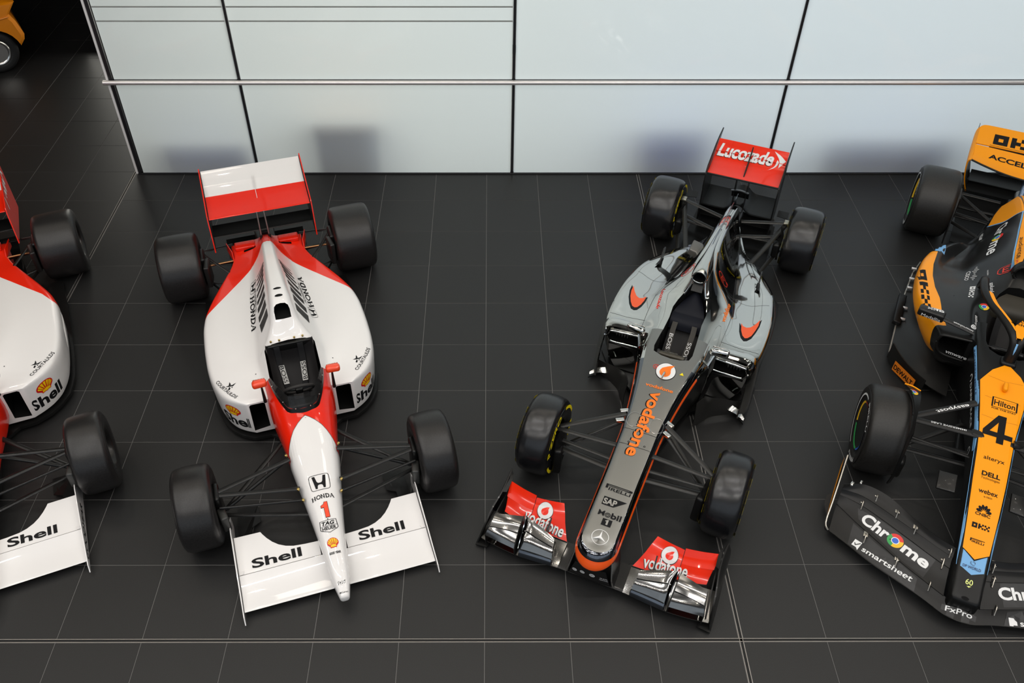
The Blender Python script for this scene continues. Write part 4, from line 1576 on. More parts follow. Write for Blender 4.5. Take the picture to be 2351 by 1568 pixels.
def chrome_car(label, loc, deg):
    car = thing('racing_car', label, 'racing car', loc, radians(deg))
    ORANGE = M('orange_stripe_paint', (0.90, 0.10, 0.008), 0.25, coat=0.8)
    FLAP = M('flap_red_paint', (0.86, 0.026, 0.005), 0.20, coat=0.4, spec=0.3)
    NAVY = M('dark_chrome_paint', (0.16, 0.17, 0.19), 0.10, 1.0)
    DCARB = M('dark_carbon', (0.006, 0.006, 0.006), 0.32, spec=0.3)
    GCARB = M('grey_carbon', (0.022, 0.0215, 0.020), 0.32, 0.3)
    # ---- nose and front tub
    def prof(hw, zt, zb):
        return [(0, zt), (hw * .55, zt - .001), (hw * .80, zt - .006), (hw * .915, zt - .022), (hw * .975, zt - .052), (hw * 1.0, zt - .070), (hw + .010, zt - .096), (hw * .93, zb + .03), (hw * .70, zb), (0, zb)]
    cols = [0, 0, 1, 1, 1, 2, 3, 3, 3]
    secs, xo = [], []
    for x, hw, zt, zb in ((-.115, .1545, .575, .36), (.10, .150, .556, .33), (.40, .147, .530, .30), (.65, .146, .503, .28), (.86, .146, .478, .265)):
        secs.append((x, prof(hw, zt, zb)))
        xo.append([0] * 10)
    hw, xc = .146, .865
    for ph in (75, 58, 40, 22, 8, 0):
        c, s_ = cos(radians(ph)), sin(radians(ph))
        base = prof(hw, .478, .265)
        ext = [0, .80, .86, .93, 1.0, 1.0, 1.13, 1.02, .8, 0]
        drop = [.02, .02, .02, .02, .02, .012, .058, .03, 0, 0]
        P, O = [], []
        nom = xc + .15 * c
        for (y, z), e, dz in zip(base, ext, drop):
            P.append((y * s_, z - dz * c))
            O.append(xc + max(y, 1e-4) * c * e - nom)
        secs.append((nom, P))
        xo.append(O)
    idx = sorted(range(len(secs)), key=lambda i: -secs[i][0])
    nose = loft('nose_cone', [secs[i] for i in idx], [NSILVER, NAVY, ORANGE, DCARB], car, kx=4, kp=3, cols=cols, xoff=[xo[i] for i in idx], sharp=50)

    def tprof(hw, zt, zb, f=0.0):
        # f rounds the flat top into the cockpit flanks
        out = []
        for (y, z), d in zip(prof(hw, zt, zb), (0, .004, .024, .050, .045, .030, .02, 0, 0, 0)):
            out.append((y, z - d * f))
        return out
    tub = loft('front_tub', [(-.12, tprof(.1545, .575, .36)), (-.28, tprof(.166, .597, .30)), (-.55, tprof(.198, .622, .22)), (-.80, tprof(.240, .640, .14)), (-.95, tprof(.268, .648, .10, .35)), (-1.12, tprof(.302, .648, .08, .95)), (-1.26, tprof(.308, .640, .08, 1.1))],
               [NSILVER, NAVY, ORANGE, DCARB], car, kx=5, kp=3, fmat=lambda c, s: [0, 0, 1, 1, 1, 2, 3, 3, 3][s] if c[0] > -.86 or s > 5 else (0 if s < 2 else 4), sharp=50)
    tub.data.materials.append(CHROME)
    # ---- bodywork
    st = []

    def bs(x, zt, wt, wr, zr, ws, zs, rs, zb=.07, wb=None, bul=.0, vall=.0):
        wb = ws - .10 if wb is None else wb
        z_sh = zt - .30 * wt
        p = [(0, zt), (wt * .6, zt - .06 * wt), (wt, z_sh), (wt + (wr - wt) * .45, z_sh + (zr - z_sh) * .45 + bul * .3),
             (wr, zr + bul), (wr + (ws - rs - wr) * .22, zr + bul * .4 - vall), (wr + (ws - rs - wr) * .62, (zr + zs) / 2 - vall), (ws - rs, zs),
             (ws - .35 * rs, zs - .14 * rs), (ws - .06 * rs, zs - .55 * rs), (ws, zs - 1.25 * rs), (ws - .02, zs * .55), (wb, zb + .03), (wb - .03, zb), (0, zb)]
        st.append((x, p))
    bs(-1.215, .652, .21, .312, .588, .630, .520, .030, bul=0.0)
    bs(-1.27, .657, .21, .315, .588, .664, .545, .050, bul=.004)
    bs(-1.36, .667, .208, .318, .586, .690, .556, .075, bul=.018)
    bs(-1.55, .692, .200, .318, .578, .708, .552, .090, bul=.038, vall=.012)
    bs(-1.70, .735, .165, .312, .568, .714, .540, .095, bul=.048, vall=.020)
    bs(-1.80, .800, .112, .302, .556, .715, .530, .100, bul=.052, vall=.026)
    bs(-1.95, .888, .080, .286, .538, .712, .510, .105, bul=.054, vall=.030)
    bs(-2.15, .918, .064, .262, .510, .692, .478, .110, bul=.050, vall=.032)
    bs(-2.35, .895, .058, .242, .488, .650, .456, .110, bul=.040, vall=.030, wb=.46)
    bs(-2.53, .862, .054, .226, .458, .575, .426, .105, bul=.022, vall=.018, wb=.38)
    bs(-2.75, .815, .050, .204, .416, .455, .384, .090, bul=.016, vall=.012, wb=.28)
    bs(-2.95, .764, .048, .180, .378, .340, .335, .060, bul=.010, vall=.006, wb=.2)
    bs(-3.15, .705, .046, .148, .345, .240, .270, .040, bul=.010, wb=.15)
    bs(-3.33, .640, .044, .118, .345, .175, .255, .030, bul=.006, wb=.12)
    bs(-3.44, .585, .036, .090, .345, .130, .25, .020, wb=.1)
    bs(-3.49, .545, .022, .060, .345, .085, .25, .012, wb=.06)
    body = loft('bodywork', st, [CHROME, DCARB], car, kx=4, kp=3, fmat=lambda c, s: 1 if s >= 11 or (s >= 10 and c[0] > -1.30) else 0, sharp=50)
    ck = [(-.925, 0), (-.935, .08), (-.965, .150), (-1.03, .164), (-1.20, .156), (-1.42, .142), (-1.55, .148), (-1.63, .128), (-1.70, .098), (-1.765, .078), (-1.785, .04), (-1.79, 0)]
    ckp = [(x, y) for x, y in ck] + [(x, -y) for x, y in ck[-2:0:-1]]
    cuts = [prism(ckp, .22, 1.3)]
    inlet = [(.338, .395), (.56, .385), (.600, .405), (.618, .445), (.605, .490), (.575, .508), (.338, .528)]
    for s in (-1, 1):
        cuts.append(prism([(s * a, b) for a, b in inlet], -1.75, -1.0, 'x'))
    cut(body, cuts, sharp=45)
    cut(tub, [prism(ckp, .22, 1.3)], sharp=45)
    # airbox with its round intake
    def egg(hw, z0, z1):
        m = (z0 + z1) / 2
        h = (z1 - z0) / 2
        out = []
        for k in range(9):
            a = pi / 2 - pi * k / 8
            q = 1.0 - .25 * sin(a)
            out.append((hw * cos(a) * q, m + h * sin(a)))
        return out
    air = loft('airbox', [(-1.752, egg(.058, .836, .948)), (-1.762, egg(.070, .822, .962)), (-1.80, egg(.076, .812, .970)), (-1.90, egg(.078, .78, .968)), (-2.10, egg(.068, .72, .952)), (-2.35, egg(.056, .70, .91)), (-2.6, egg(.04, .7, .855))],
               CHROME, car, kx=4, kp=2)
    cut(air, [prism([(y, z) for y, z in egg(.053, .842, .942)] + [(-y, z) for y, z in egg(.053, .842, .942)[-2:0:-1]], -1.95, -1.70, 'x')])
    tube('intake_lip', [(-1.756, y, z) for y, z in egg(.062, .832, .952)] + [(-1.756, -y, z) for y, z in egg(.062, .832, .952)[-2:0:-1]], .009, CHROME, air, 8, close=True)
    for s in (-1, 1):
        tube('roll_hoop_leg', [(-1.775, s * .055, .85), (-1.745, s * .075, .76), (-1.72, s * .10, .70)], .016, CHROME, car, 8, k=4)
    plate('camera_mount_plate', [(-1.735, -.05, .742), (-1.735, .05, .742), (-1.80, .045, .80), (-1.80, -.045, .80)], .012, SATIN, car)
    tb = bvh(body, air)
    tn = bvh(nose)
    tt = bvh(tub)
    ta = bvh(nose, tub)
    # spine fin
    fin = [(-2.05, .945), (-2.35, .925), (-2.75, .850), (-3.10, .775), (-3.40, .700), (-3.50, .690), (-3.46, .60), (-3.1, .68), (-2.7, .78), (-2.2, .88)]
    plate('spine_fin', [(x, 0, z) for x, z in fin], .008, NAVY, car)
    # camera box on the right flank
    rbox('camera_box', (-2.46, -.165, .655), (.145, .125, .07), .012, M('box_grey', (.16, .155, .145), .35, .6), car, rot=(radians(-14), radians(8), radians(-3)))
    for s in (-1, 1):
        plate('body_fin', [(-2.35, s * .475, .44), (-2.45, s * .465, .43), (-2.50, s * .465, .565), (-2.45, s * .47, .575)], .010, DCARB, car)
        plate('fin_base', [(-2.31, s * .50, .470), (-2.36, s * .45, .470), (-2.45, s * .455, .462), (-2.44, s * .48, .462)], .004, DCARB, car)
    # ---- sidepod front: hood that folds down into the outer vane, inlet lip, grille box
    for s in (-1, 1):
        yz = [(.322, .578), (.44, .572), (.56, .567), (.628, .545), (.662, .48), (.672, .36), (.674, .22), (.676, .09)]
        xf = [-1.215, -1.205, -1.205, -1.195, -1.165, -1.125, -1.085, -1.055]
        rows = [[(a + (.03 if i > 3 else 0), s * (y - (.035 if i > 3 else 0)), z) for i, ((y, z), a) in enumerate(zip(yz, xf))], [(a - .055, s * (y + .008), z + .012) for (y, z), a in zip(yz, xf)], [(a - .125, s * (y + .022), z - .006) for (y, z), a in zip(yz, xf)]]
        sheet('sidepod_hood', rows, .012, CHROME, car, k=4)
        lip = [(-1.208, s * y, z) for y, z in inlet]
        tube('inlet_lip', lip, .013, CHROME, car, 8, k=4, close=False)
        rbox('oil_cooler', (-1.33, s * .50, .43), (.10, .15, .05), .014, GCARB, car)
        for k in range(5):
            rbox('cooler_fin', (-1.275, s * (.45 + .025 * k), .43), (.02, .004, .034), 0, GREYMET, car)
        # dark panels of the undercut
        sheet('undercut_panel', [[(-1.19, s * .335, .38), (-1.20, s * .47, .37), (-1.20, s * .60, .385)], [(-1.16, s * .31, .24), (-1.30, s * .42, .22), (-1.26, s * .60, .24)], [(-1.02, s * .29, .09), (-1.38, s * .38, .07), (-1.34, s * .62, .07)]], .006, DCARB, car, k=4)
        # turning vane
        tp = [(-.845, .300, .31), (-.905, .345, .335), (-1.0, .40, .27), (-1.07, .49, .225), (-1.12, .58, .19), (-1.16, .66, .165)]
        sheet('turning_vane', [[(x, s * y, z) for x, y, z in tp], [(x + .025, s * (y + .01), z * .55) for x, y, z in tp], [(x + .02, s * (y + .01), .045) for x, y, z in tp]], .006, GCARB, car, k=4)
        sheet('vane_foot', [[(-1.14, s * .535, .13), (-1.10, s * .575, .15), (-1.085, s * .645, .13), (-1.05, s * .70, .09)], [(-1.10, s * .525, .10), (-1.06, s * .56, .12), (-1.06, s * .63, .10), (-1.035, s * .695, .075)]], .008, M('bright_vane', (.62, .62, .58), .22, 1.0), car, k=4)
        plate('floor_corner', [(-1.03, s * .705, .035), (-1.22, s * .52, .035), (-1.55, s * .58, .035), (-1.5, s * .715, .035)], .012, DCARB, car)
        # mirrors
        mi = rbox('wing_mirror', (-1.15, s * .362, .655), (.062, .165, .075), .028, CHROME, car, rot=(0, radians(-6), s * radians(8)), seg=4)
        rbox('mirror_glass', (-1.183, s * .362, .658), (.006, .135, .05), .002, STEEL, mi)
        plate('mirror_stay', [(-1.09, s * .300, .560), (-1.06, s * .296, .545), (-1.12, s * .33, .650), (-1.15, s * .333, .652)], .012, CHROME, mi)
    # ---- floor
    ed = [(-.35, .10), (-.60, .17), (-.95, .24), (-1.12, .42), (-1.25, .60), (-1.4, .70), (-2.7, .70), (-2.95, .50), (-3.2, .46), (-3.75, .44), (-3.78, .40)]
    plate('undertray', [(x, y, .045) for x, y in ed] + [(x, -y, .045) for x, y in ed[::-1]], .03, DCARB, car)
    rbox('splitter', (-.62, 0, .07), (.55, .26, .06), .015, DCARB, car)
    # ---- rear: gearbox, exhaust panels, diffuser, beam wing, rear wing
    rbox('gearbox', (-3.48, 0, .28), (.42, .17, .20), .03, SATIN, car)
    sheet('diffuser', [[(-3.2, y, .05) for y in (-.44, -.2, 0, .2, .44)], [(-3.5, y, .10) for y in (-.44, -.2, 0, .2, .44)], [(-3.8, y, .20) for y in (-.42, -.2, 0, .2, .42)]], .01, DCARB, car, k=4)
    wing('diffuser_flap', [(-.40, -3.66, .24, -3.80, .29, .012, .01), (.40, -3.66, .24, -3.80, .29, .012, .01)], [DCARB, DCARB], car)
    by = [(-.368, 0), (-.16, 0), (-.10, .02), (-.05, .065), (0, .085), (.05, .065), (.10, .02), (.16, 0), (.368, 0)]
    wing('beam_wing', [(y, -3.685, .345 + d, -3.985, .420 + d, .028, .022) for y, d in by], [SATIN, DCARB], car, n=12, k=3)
    ws = .362
    wing('rear_wing_main', [(-ws, -3.595, .795, -3.905, .885, .030, .036), (ws, -3.595, .795, -3.905, .885, .030, .036)], [FLAP, DCARB], car, n=16)
    wing('rear_wing_flap', [(-ws, -3.895, .892, -4.03, .962, .016, .010), (ws, -3.895, .892, -4.03, .962, .016, .010)], [FLAP, DCARB], car, n=12)
    tube('wing_edge', [(-3.595, -ws, .790), (-3.595, ws, .790)], .009, DCARB, car, 8)
    for y in (-.215, .215):
        tube('flap_seam', [(-3.60, y, .799), (-3.70, y, .790), (-3.80, y, .824), (-3.90, y, .890), (-4.025, y, .966)], .0018, FLAP, car, 6, k=3)
    plate('wing_fence', [(-3.64, 0, .797), (-3.67, 0, .815), (-3.90, 0, .93), (-3.965, 0, .975), (-3.93, 0, .905), (-3.82, 0, .83), (-3.70, 0, .785)], .012, DCARB, car)
    for s in (-1, 1):
        y = s * .372
        plate('rear_wing_endplate', [(-3.56, y, .22), (-3.57, y, .60), (-3.545, y, .66), (-3.56, y, .80), (-3.62, y, .86), (-3.92, y, .955), (-4.06, y, .975), (-4.235, y, .978), (-4.10, y, .90), (-4.04, y, .84), (-4.03, y, .22)], .012, DCARB, car)
        plate('wing_pylon', [(-3.66, s * .065, .80), (-3.74, s * .065, .805), (-3.78, s * .06, .40), (-3.66, s * .06, .38)], .008, SATIN, car)
    sheet('exhaust_cover', [[(-3.60, y, .66 - 2 * y * y) for y in (-.09, 0, .09)], [(-3.68, y, .62 - 2 * y * y) for y in (-.09, 0, .09)], [(-3.74, y, .50) for y in (-.09, 0, .09)]], .008, SATIN, car, k=4)
    # ---- wheels, ducts, suspension
    for s in (-1, 1):
        nut = M('red_wheel_nut', (.4, .02, .02), .3, .8)
        wf = wheel(car, 0.0, s * .746, .330, .275, .172, RUBBER_GLOSS, s, nut, shoulder=.045, label=None)
        wr_ = wheel(car, -3.478, s * .722, .330, .335, .172, RUBBER_GLOSS, s, nut, shoulder=.048)
        for wl, x, y, hw, up in ((wf, 0, s * .746, .1375, 90), (wr_, -3.478, s * .722, .1675, 70)):
            for side in (-1, 1):
                # yellow tyre lettering and bar on both walls, mapped around the sidewall
                for txt, c0, span in (('P ZERO', 48, 82), ('PIRELLI', 228, 84)):
                    V, F = text2d(txt, .03, .12)
                    yy = y + side * (hw * .994)
                    out = []
                    for u, t in V:
                        a = radians(c0 + (span * u - span / 2) * side)
                        rr = .230 + .060 * t
                        out.append((x + rr * cos(a), yy + side * (.003 - .10 * max(0, rr - .268)), .33 + rr * sin(a)))
                    mob('tyre_lettering', out, F, YPRINT, wl, False)
                for c0 in (138, 318):
                    V, F = ring2d(0, 0, .262, .288, 14, c0 - 26, c0 + 26)
                    yy = y + side * (hw * .985)
                    mob('tyre_band', [(x + a, yy + side * (.0035 - .10 * max(0, math.hypot(a, b) - .268)), .33 + b) for a, b in V], F, YPRINT, wl, False)
        # front duct winglets
        sheet('brake_duct', [[(.16, s * .60, .12), (.10, s * .585, .12), (-.08, s * .59, .14)], [(.17, s * .60, .30), (.08, s * .57, .32), (-.10, s * .59, .32)], [(.12, s * .61, .44), (.05, s * .59, .47), (-.08, s * .60, .45)]], .02, DCARB, car, k=4)
        rbox('brake_scoop', (.13, s * .575, .24), (.10, .07, .24), .02, DCARB, car, rot=(0, radians(-10), s * radians(-10)))
        plate('duct_winglet', [(.20, s * .60, .14), (.14, s * .55, .14), (.0, s * .56, .15), (.02, s * .60, .15)], .008, DCARB, car)
        hub = (0, s * .62, .455)
        arm(car, (-.02, s * .62, .46), (-.285, s * .165, .545), .046, .45, GCARB)
        arm(car, (.01, s * .62, .46), (.02, s * .145, .505), .046, .45, GCARB)
        arm(car, (.06, s * .60, .31), (.14, s * .12, .36), .060, .40, GCARB)
        arm(car, (-.01, s * .60, .22), (-.42, s * .17, .34), .044, .45, GCARB)
        arm(car, (.04, s * .61, .38), (.10, s * .13, .42), .036, .5, GCARB, 'track_rod')
        arm(car, (0, s * .60, .24), (-.22, s * .17, .53), .034, .6, GCARB, 'push_rod')
        for p, r in (((-.30, s * .185, .55), .3), ((-.20, s * .19, .54), .5)):
            rbox('wishbone_mount', p, (.07, .035, .03), .006, STEEL, car, rot=(0, 0, s * radians(60)))
        # rear
        uh = (-3.52, s * .545, .465)
        arm(car, uh, (-3.40, s * .10, .44), .050, .45, GCARB)
        arm(car, (-3.50, s * .53, .45), (-2.78, s * .30, .335), .052, .45, GCARB)
        arm(car, (-3.44, s * .53, .34), (-3.30, s * .13, .33), .050, .5, GCARB, 'drive_shaft')
        arm(car, (-3.40, s * .53, .20), (-2.72, s * .36, .20), .044, .5, GCARB)
        arm(car, (-3.53, s * .53, .20), (-3.50, s * .12, .20), .044, .5, GCARB)
        rbox('upright_cap', (-3.515, s * .535, .475), (.07, .06, .025), .008, M('worn_alloy', (.45, .43, .36), .35, .9), car)
        sheet('rear_brake_duct', [[(-3.60, s * .53, .14), (-3.45, s * .52, .13), (-3.30, s * .535, .15)], [(-3.60, s * .51, .32), (-3.42, s * .48, .30), (-3.24, s * .53, .30)], [(-3.58, s * .53, .46), (-3.45, s * .51, .46), (-3.32, s * .54, .44)]], .02, SATIN, car, k=4)
        rbox('duct_mouth', (-3.27, s * .505, .30), (.09, .07, .16), .02, DCARB, car)
        plate('duct_winglet', [(-3.56, s * .53, .48), (-3.66, s * .53, .50), (-3.66, s * .42, .50), (-3.58, s * .42, .48)], .006, DCARB, car)
    # ---- front wing
    wing('wing_centre', [(-.25, .965, .080, .735, .095, .018, .004), (.25, .965, .080, .735, .095, .018, .004)], [CARB, DCARB], car)
    bo = sheet('nose_underside', [[(1.0, -.115, .30), (1.01, 0, .29), (1.0, .115, .30)], [(.985, -.15, .15), (.995, 0, .145), (.985, .15, .15)], [(.95, -.155, .092), (.96, 0, .092), (.95, .155, .092)]], .004, DCARB, car, k=4)
    for s in (-1, 1):
        sheet('wing_pylon', [[(.78, s * .135, .38), (.93, s * .135, .36)], [(.80, s * .160, .24), (.98, s * .160, .20)], [(.82, s * .172, .09), (.965, s * .176, .09)]], .014, DCARB, car, k=4)
        tube('pylon_edge', [(.94, s * .137, .35), (.985, s * .163, .20), (.968, s * .177, .10)], .007, STEEL, car, 8, k=4)
        # main plane
        rows = [[(.967, s * .250, .080), (.975, s * .40, .078), (.985, s * .56, .075), (.975, s * .72, .075), (.95, s * .875, .07)],
                [(.88, s * .250, .100), (.88, s * .40, .088), (.88, s * .56, .085), (.88, s * .72, .085), (.87, s * .880, .08)],
                [(.752, s * .250, .118), (.75, s * .40, .118), (.745, s * .56, .115), (.72, s * .72, .11), (.70, s * .880, .10)]]
        sheet('front_wing_main', rows, .010, None, car, k=4, mats=[SILVER, DCARB])
        # red flaps: two elements, each in an inner and an outer piece
        def flap(rows):
            return sheet('front_wing_flap', rows, .006, None, car, k=4, mats=[FLAP, DCARB])
        f1 = flap([[(.752, s * .256, .122), (.748, s * .42, .122), (.738, s * .578, .122)], [(.70, s * .285, .150), (.698, s * .43, .150), (.69, s * .578, .150)], [(.636, s * .318, .192), (.640, s * .44, .192), (.636, s * .578, .192)]])
        f2 = flap([[(.640, s * .316, .190), (.644, s * .44, .190), (.640, s * .578, .192)], [(.585, s * .340, .228), (.592, s * .45, .226), (.596, s * .578, .226)], [(.535, s * .366, .272), (.553, s * .47, .268), (.566, s * .578, .266)]])
        f3 = flap([[(.735, s * .582, .126), (.715, s * .70, .126), (.69, s * .79, .126)], [(.69, s * .582, .153), (.67, s * .70, .153), (.645, s * .795, .153)], [(.640, s * .582, .195), (.622, s * .70, .195), (.594, s * .805, .195)]])
        f4 = flap([[(.642, s * .582, .195), (.624, s * .70, .195), (.598, s * .81, .196)], [(.595, s * .582, .232), (.578, s * .70, .232), (.55, s * .815, .232)], [(.560, s * .582, .280), (.538, s * .70, .278), (.506, s * .815, .276)]])
        tube('flap_slot', [(.758, s * .252, .122), (.754, s * .42, .124), (.745, s * .578, .124), (.70, s * .79, .124)], .006, DCARB, car, 6, k=4)
        tf = bvh(f1, f2, f3, f4)
        # cascades
        def casc(rows, m=SILVER):
            return sheet('cascade_element', rows, .006, None, car, k=4, mats=[m, DCARB])
        casc([[(.905, s * .598, .245), (.915, s * .70, .243), (.925, s * .812, .23)], [(.85, s * .600, .270), (.86, s * .70, .266), (.875, s * .81, .252)], [(.775, s * .602, .276), (.80, s * .70, .272), (.825, s * .808, .262)]])
        casc([[(.995, s * .590, .165), (.985, s * .70, .165), (.968, s * .83, .16)], [(.96, s * .593, .205), (.955, s * .70, .205), (.95, s * .825, .195)], [(.905, s * .598, .236), (.912, s * .70, .234), (.925, s * .815, .222)]])
        casc([[(.895, s * .320, .210), (.885, s * .44, .232), (.865, s * .545, .248), (.86, s * .570, .20)], [(.86, s * .325, .225), (.84, s * .44, .250), (.815, s * .55, .270), (.80, s * .576, .24)], [(.835, s * .330, .230), (.805, s * .44, .258), (.775, s * .56, .282), (.765, s * .584, .27)]])
        casc([[(.952, s * .305, .145), (.958, s * .44, .150), (.968, s * .545, .150), (.97, s * .565, .12)], [(.925, s * .312, .180), (.925, s * .44, .195), (.925, s * .545, .205), (.92, s * .566, .16)], [(.892, s * .320, .204), (.882, s * .44, .222), (.866, s * .545, .238), (.86, s * .568, .19)]])
        casc([[(.972, s * .30, .085), (.985, s * .44, .085), (.99, s * .555, .085)], [(.965, s * .305, .115), (.972, s * .44, .12), (.98, s * .555, .115)], [(.948, s * .31, .138), (.952, s * .44, .142), (.96, s * .555, .14)]], NAVY)
        tube('cascade_slot', [(.908, s * .60, .240), (.912, s * .70, .238), (.925, s * .812, .226)], .005, DCARB, car, 6, k=4)
        tube('cascade_slot', [(.898, s * .322, .207), (.886, s * .44, .227), (.868, s * .545, .243)], .005, DCARB, car, 6, k=4)
        tube('cascade_slot', [(.955, s * .305, .142), (.962, s * .44, .146), (.972, s * .55, .146)], .005, DCARB, car, 6, k=4)
        plate('cascade_fence', [(1.0, s * .580, .08), (1.0, s * .588, .165), (.90, s * .598, .245), (.77, s * .602, .28), (.78, s * .59, .12)], .007, DCARB, car)
        plate('cascade_fence', [(.96, s * .560, .08), (.965, s * .568, .14), (.85, s * .575, .24), (.76, s * .585, .28), (.78, s * .57, .12)], .006, NAVY, car)
        plate('inner_strake', [(.955, s * .300, .085), (.955, s * .305, .135), (.84, s * .325, .215), (.83, s * .32, .18), (.90, s * .30, .09)], .005, SILVER, car)
        plate('cascade_fence', [(.97, s * .828, .06), (.97, s * .832, .165), (.93, s * .822, .225), (.83, s * .812, .262), (.80, s * .82, .10)], .006, DCARB, car)
        # endplate
        sheet('front_wing_endplate', [[(.975, s * .902, .020), (.80, s * .902, .02), (.60, s * .896, .02), (.36, s * .892, .03)], [(.955, s * .890, .07), (.80, s * .885, .13), (.60, s * .878, .16), (.375, s * .885, .17)], [(.94, s * .880, .09), (.80, s * .868, .21), (.60, s * .845, .265), (.40, s * .855, .285)]], .010, None, car, k=4, mats=[CARB, DCARB], up=(0, s, 0))
        sheet('endplate_fold', [[(.62, s * .845, .26), (.50, s * .835, .285), (.40, s * .850, .285)], [(.60, s * .815, .25), (.50, s * .812, .278), (.44, s * .83, .285)]], .008, DCARB, car, k=4)
        sheet('endplate_vane', [[(.93, s * .855, .03), (.75, s * .845, .03), (.56, s * .835, .03)], [(.93, s * .85, .10), (.75, s * .835, .17), (.56, s * .825, .20)]], .008, DCARB, car, k=4)
        plate('endplate_foot', [(.985, s * .81, .03), (.99, s * .905, .022), (.37, s * .895, .022), (.40, s * .80, .03), (.75, s * .80, .03)], .008, DCARB, car)
        plate('flap_strake', [(.835, s * .413, .13), (.815, s * .413, .20), (.70, s * .408, .275), (.735, s * .41, .16)], .010, DCARB, car)
        # print on the flaps: ring emblem and wordmark
        yc = s * .487
        dec('ring_emblem', disc2d(.5, .5, .5, 32), (.672, yc - .064, .6), (0, .128, 0), (-.104, 0, 0), DCARB, car, tf, off=.0012)
        dec('ring_emblem', disc2d(.5, .5, .47, 32), (.670, yc - .064, .6), (0, .128, 0), (-.104, 0, 0), WPRINT, car, tf, off=.0022)
        drop = [(.49 + .22 * cos(radians(a)), .45 + .22 * sin(radians(a))) for a in range(150, 400, 20)] + [(.66, .62), (.70, .77), (.56, .74), (.40, .64)]
        dec('ring_emblem', poly2d(drop), (.670, yc - .064, .6), (0, .128, 0), (-.104, 0, 0), FLAP, car, tf, off=.0034)
        if s > 0:
            a, b = (.738, .325), (.708, .645)
        else:
            a, b = (.712, -.630), (.740, -.305)
        for m, o, d in ((DCARB, .0012, .004), (WPRINT, .0026, 0)):
            dtext('vodafone', (a[0] + d, a[1] - d), (b[0] + d, b[1] - d), .080, m, car, tf, z=.5, bold=.03 if d else .018, off=o)
    # ---- cockpit
    sheet('seat', [[(x, y, z + 2.0 * y * y) for y in (-.14, -.07, 0, .07, .14)] for x, z in ((-1.62, .55), (-1.50, .46), (-1.38, .36), (-1.22, .28))], .02, LEATHER, car, k=4)
    pad = M('navy_headrest', (.006, .007, .012), .6, spec=.2)
    sheet('headrest', [[(-1.775, y, .70 - 1.2 * abs(y)) for y in (-.06, 0, .06)], [(-1.68, y, .665 - .4 * abs(y)) for y in (-.092, 0, .092)], [(-1.56, y, .610) for y in (-.135, 0, .135)], [(-1.53, y, .52) for y in (-.135, 0, .135)]], .02, pad, car, k=4)
    sheet('headrest_bolster', [[(-1.545, y, .615) for y in (-.14, 0, .14)], [(-1.46, y, .600 + .5 * y * y) for y in (-.138, 0, .138)], [(-1.43, y, .53) for y in (-.138, 0, .138)]], .015, pad, car, k=4)
    for s in (-1, 1):
        b_ = ribbon('shoulder_belt', [(-1.44, s * .085, .60), (-1.38, s * .088, .54), (-1.25, s * .08, .45), (-1.10, s * .07, .37)], .045, .004, M('belt_dark_tan', (.030, .026, .020), .6), car)
        bt = bvh(b_)
        if s > 0:
            dtext('BOSS', (-1.20, s * .08 + .018), (-1.33, s * .085 + .018), .034, M('grey_print', (.45, .45, .43), .5), b_, bt, z=.8, up=(0, -1, 0))
        else:
            dtext('BOSS', (-1.36, s * .085 - .018), (-1.24, s * .08 - .018), .034, M('grey_print'), b_, bt, z=.8, up=(0, 1, 0))
    sw = rbox('steering_wheel', (-1.035, -.005, .560), (.050, .25, .150), .022, M('wheel_smoked', (.045, .040, .028), .3, .3), car, rot=(0, radians(38), 0))
    for s in (-1, 1):
        rbox('wheel_grip', (-1.032, s * .118, .555), (.055, .04, .16), .018, SATIN, sw, rot=(0, radians(28), 0))
    rbox('wheel_display', (-1.062, -.005, .575), (.012, .09, .05), .004, M('display_dark', (.02, .018, .012), .2), sw, rot=(0, radians(28), 0))
    rbox('steering_column', (-.97, 0, .52), (.12, .05, .05), .015, SATIN, car)
    # ---- print on nose and tub
    G = INK
    Y0, Y1 = -.10, .118
    pirelli(car, tn, (.470, -.090, 1), (0, .202, 0), (-.050, 0, 0), G)
    flag = poly2d([(0, 0), (0, 1), (1, 1), (.52, 0)])
    sapv, sapf = text2d('SAP', .035, .0)
    dec('software_emblem', flag, (.598, -.072, 1), (0, .172, 0), (-.070, 0, 0), G, car, tn)
    dec('software_emblem', (sapv, sapf), (.588, -.066, 1), (0, .100, 0), (-.048, 0, 0), M('silver_print', (.40, .395, .38), .3, .9), car, tn, off=.003)
    dtext('M', (.688, -.070), (.688, -.024), .046, G, car, tn, z=1, bold=.03)
    dec('oil_emblem', ring2d(.5, .5, .37, .5, 24), (.690, -.020, 1), (0, .042, 0), (-.038, 0, 0), G, car, tn)
    dec('oil_emblem', ring2d(.5, .5, .15, .26, 20), (.690, -.020, 1), (0, .042, 0), (-.038, 0, 0), G, car, tn)
    dtext('bil', (.688, .026), (.688, .102), .046, G, car, tn, z=1, bold=.03)
    dec('oil_emblem', poly2d([(0, 0), (1, 0), (1, 1), (0, 1)]), (.760, -.022, 1), (0, .072, 0), (-.056, 0, 0), G, car, tn)
    dec('oil_emblem', poly2d([(.40, 0), (.75, 0), (.75, 1), (.48, 1), (.40, .86), (.18, .80), (.18, .62), (.40, .66)]), (.752, -.006, 1), (0, .040, 0), (-.042, 0, 0), M('silver_print'), car, tn, off=.003)
    # three-pointed star in a ring
    sc = (.853, 0.008)
    dec('star_emblem', ring2d(.5, .5, .465, .5, 40), (sc[0] + .055, sc[1] - .062, 1), (0, .124, 0), (-.110, 0, 0), WPRINT, car, tn, off=.002)
    lo = []
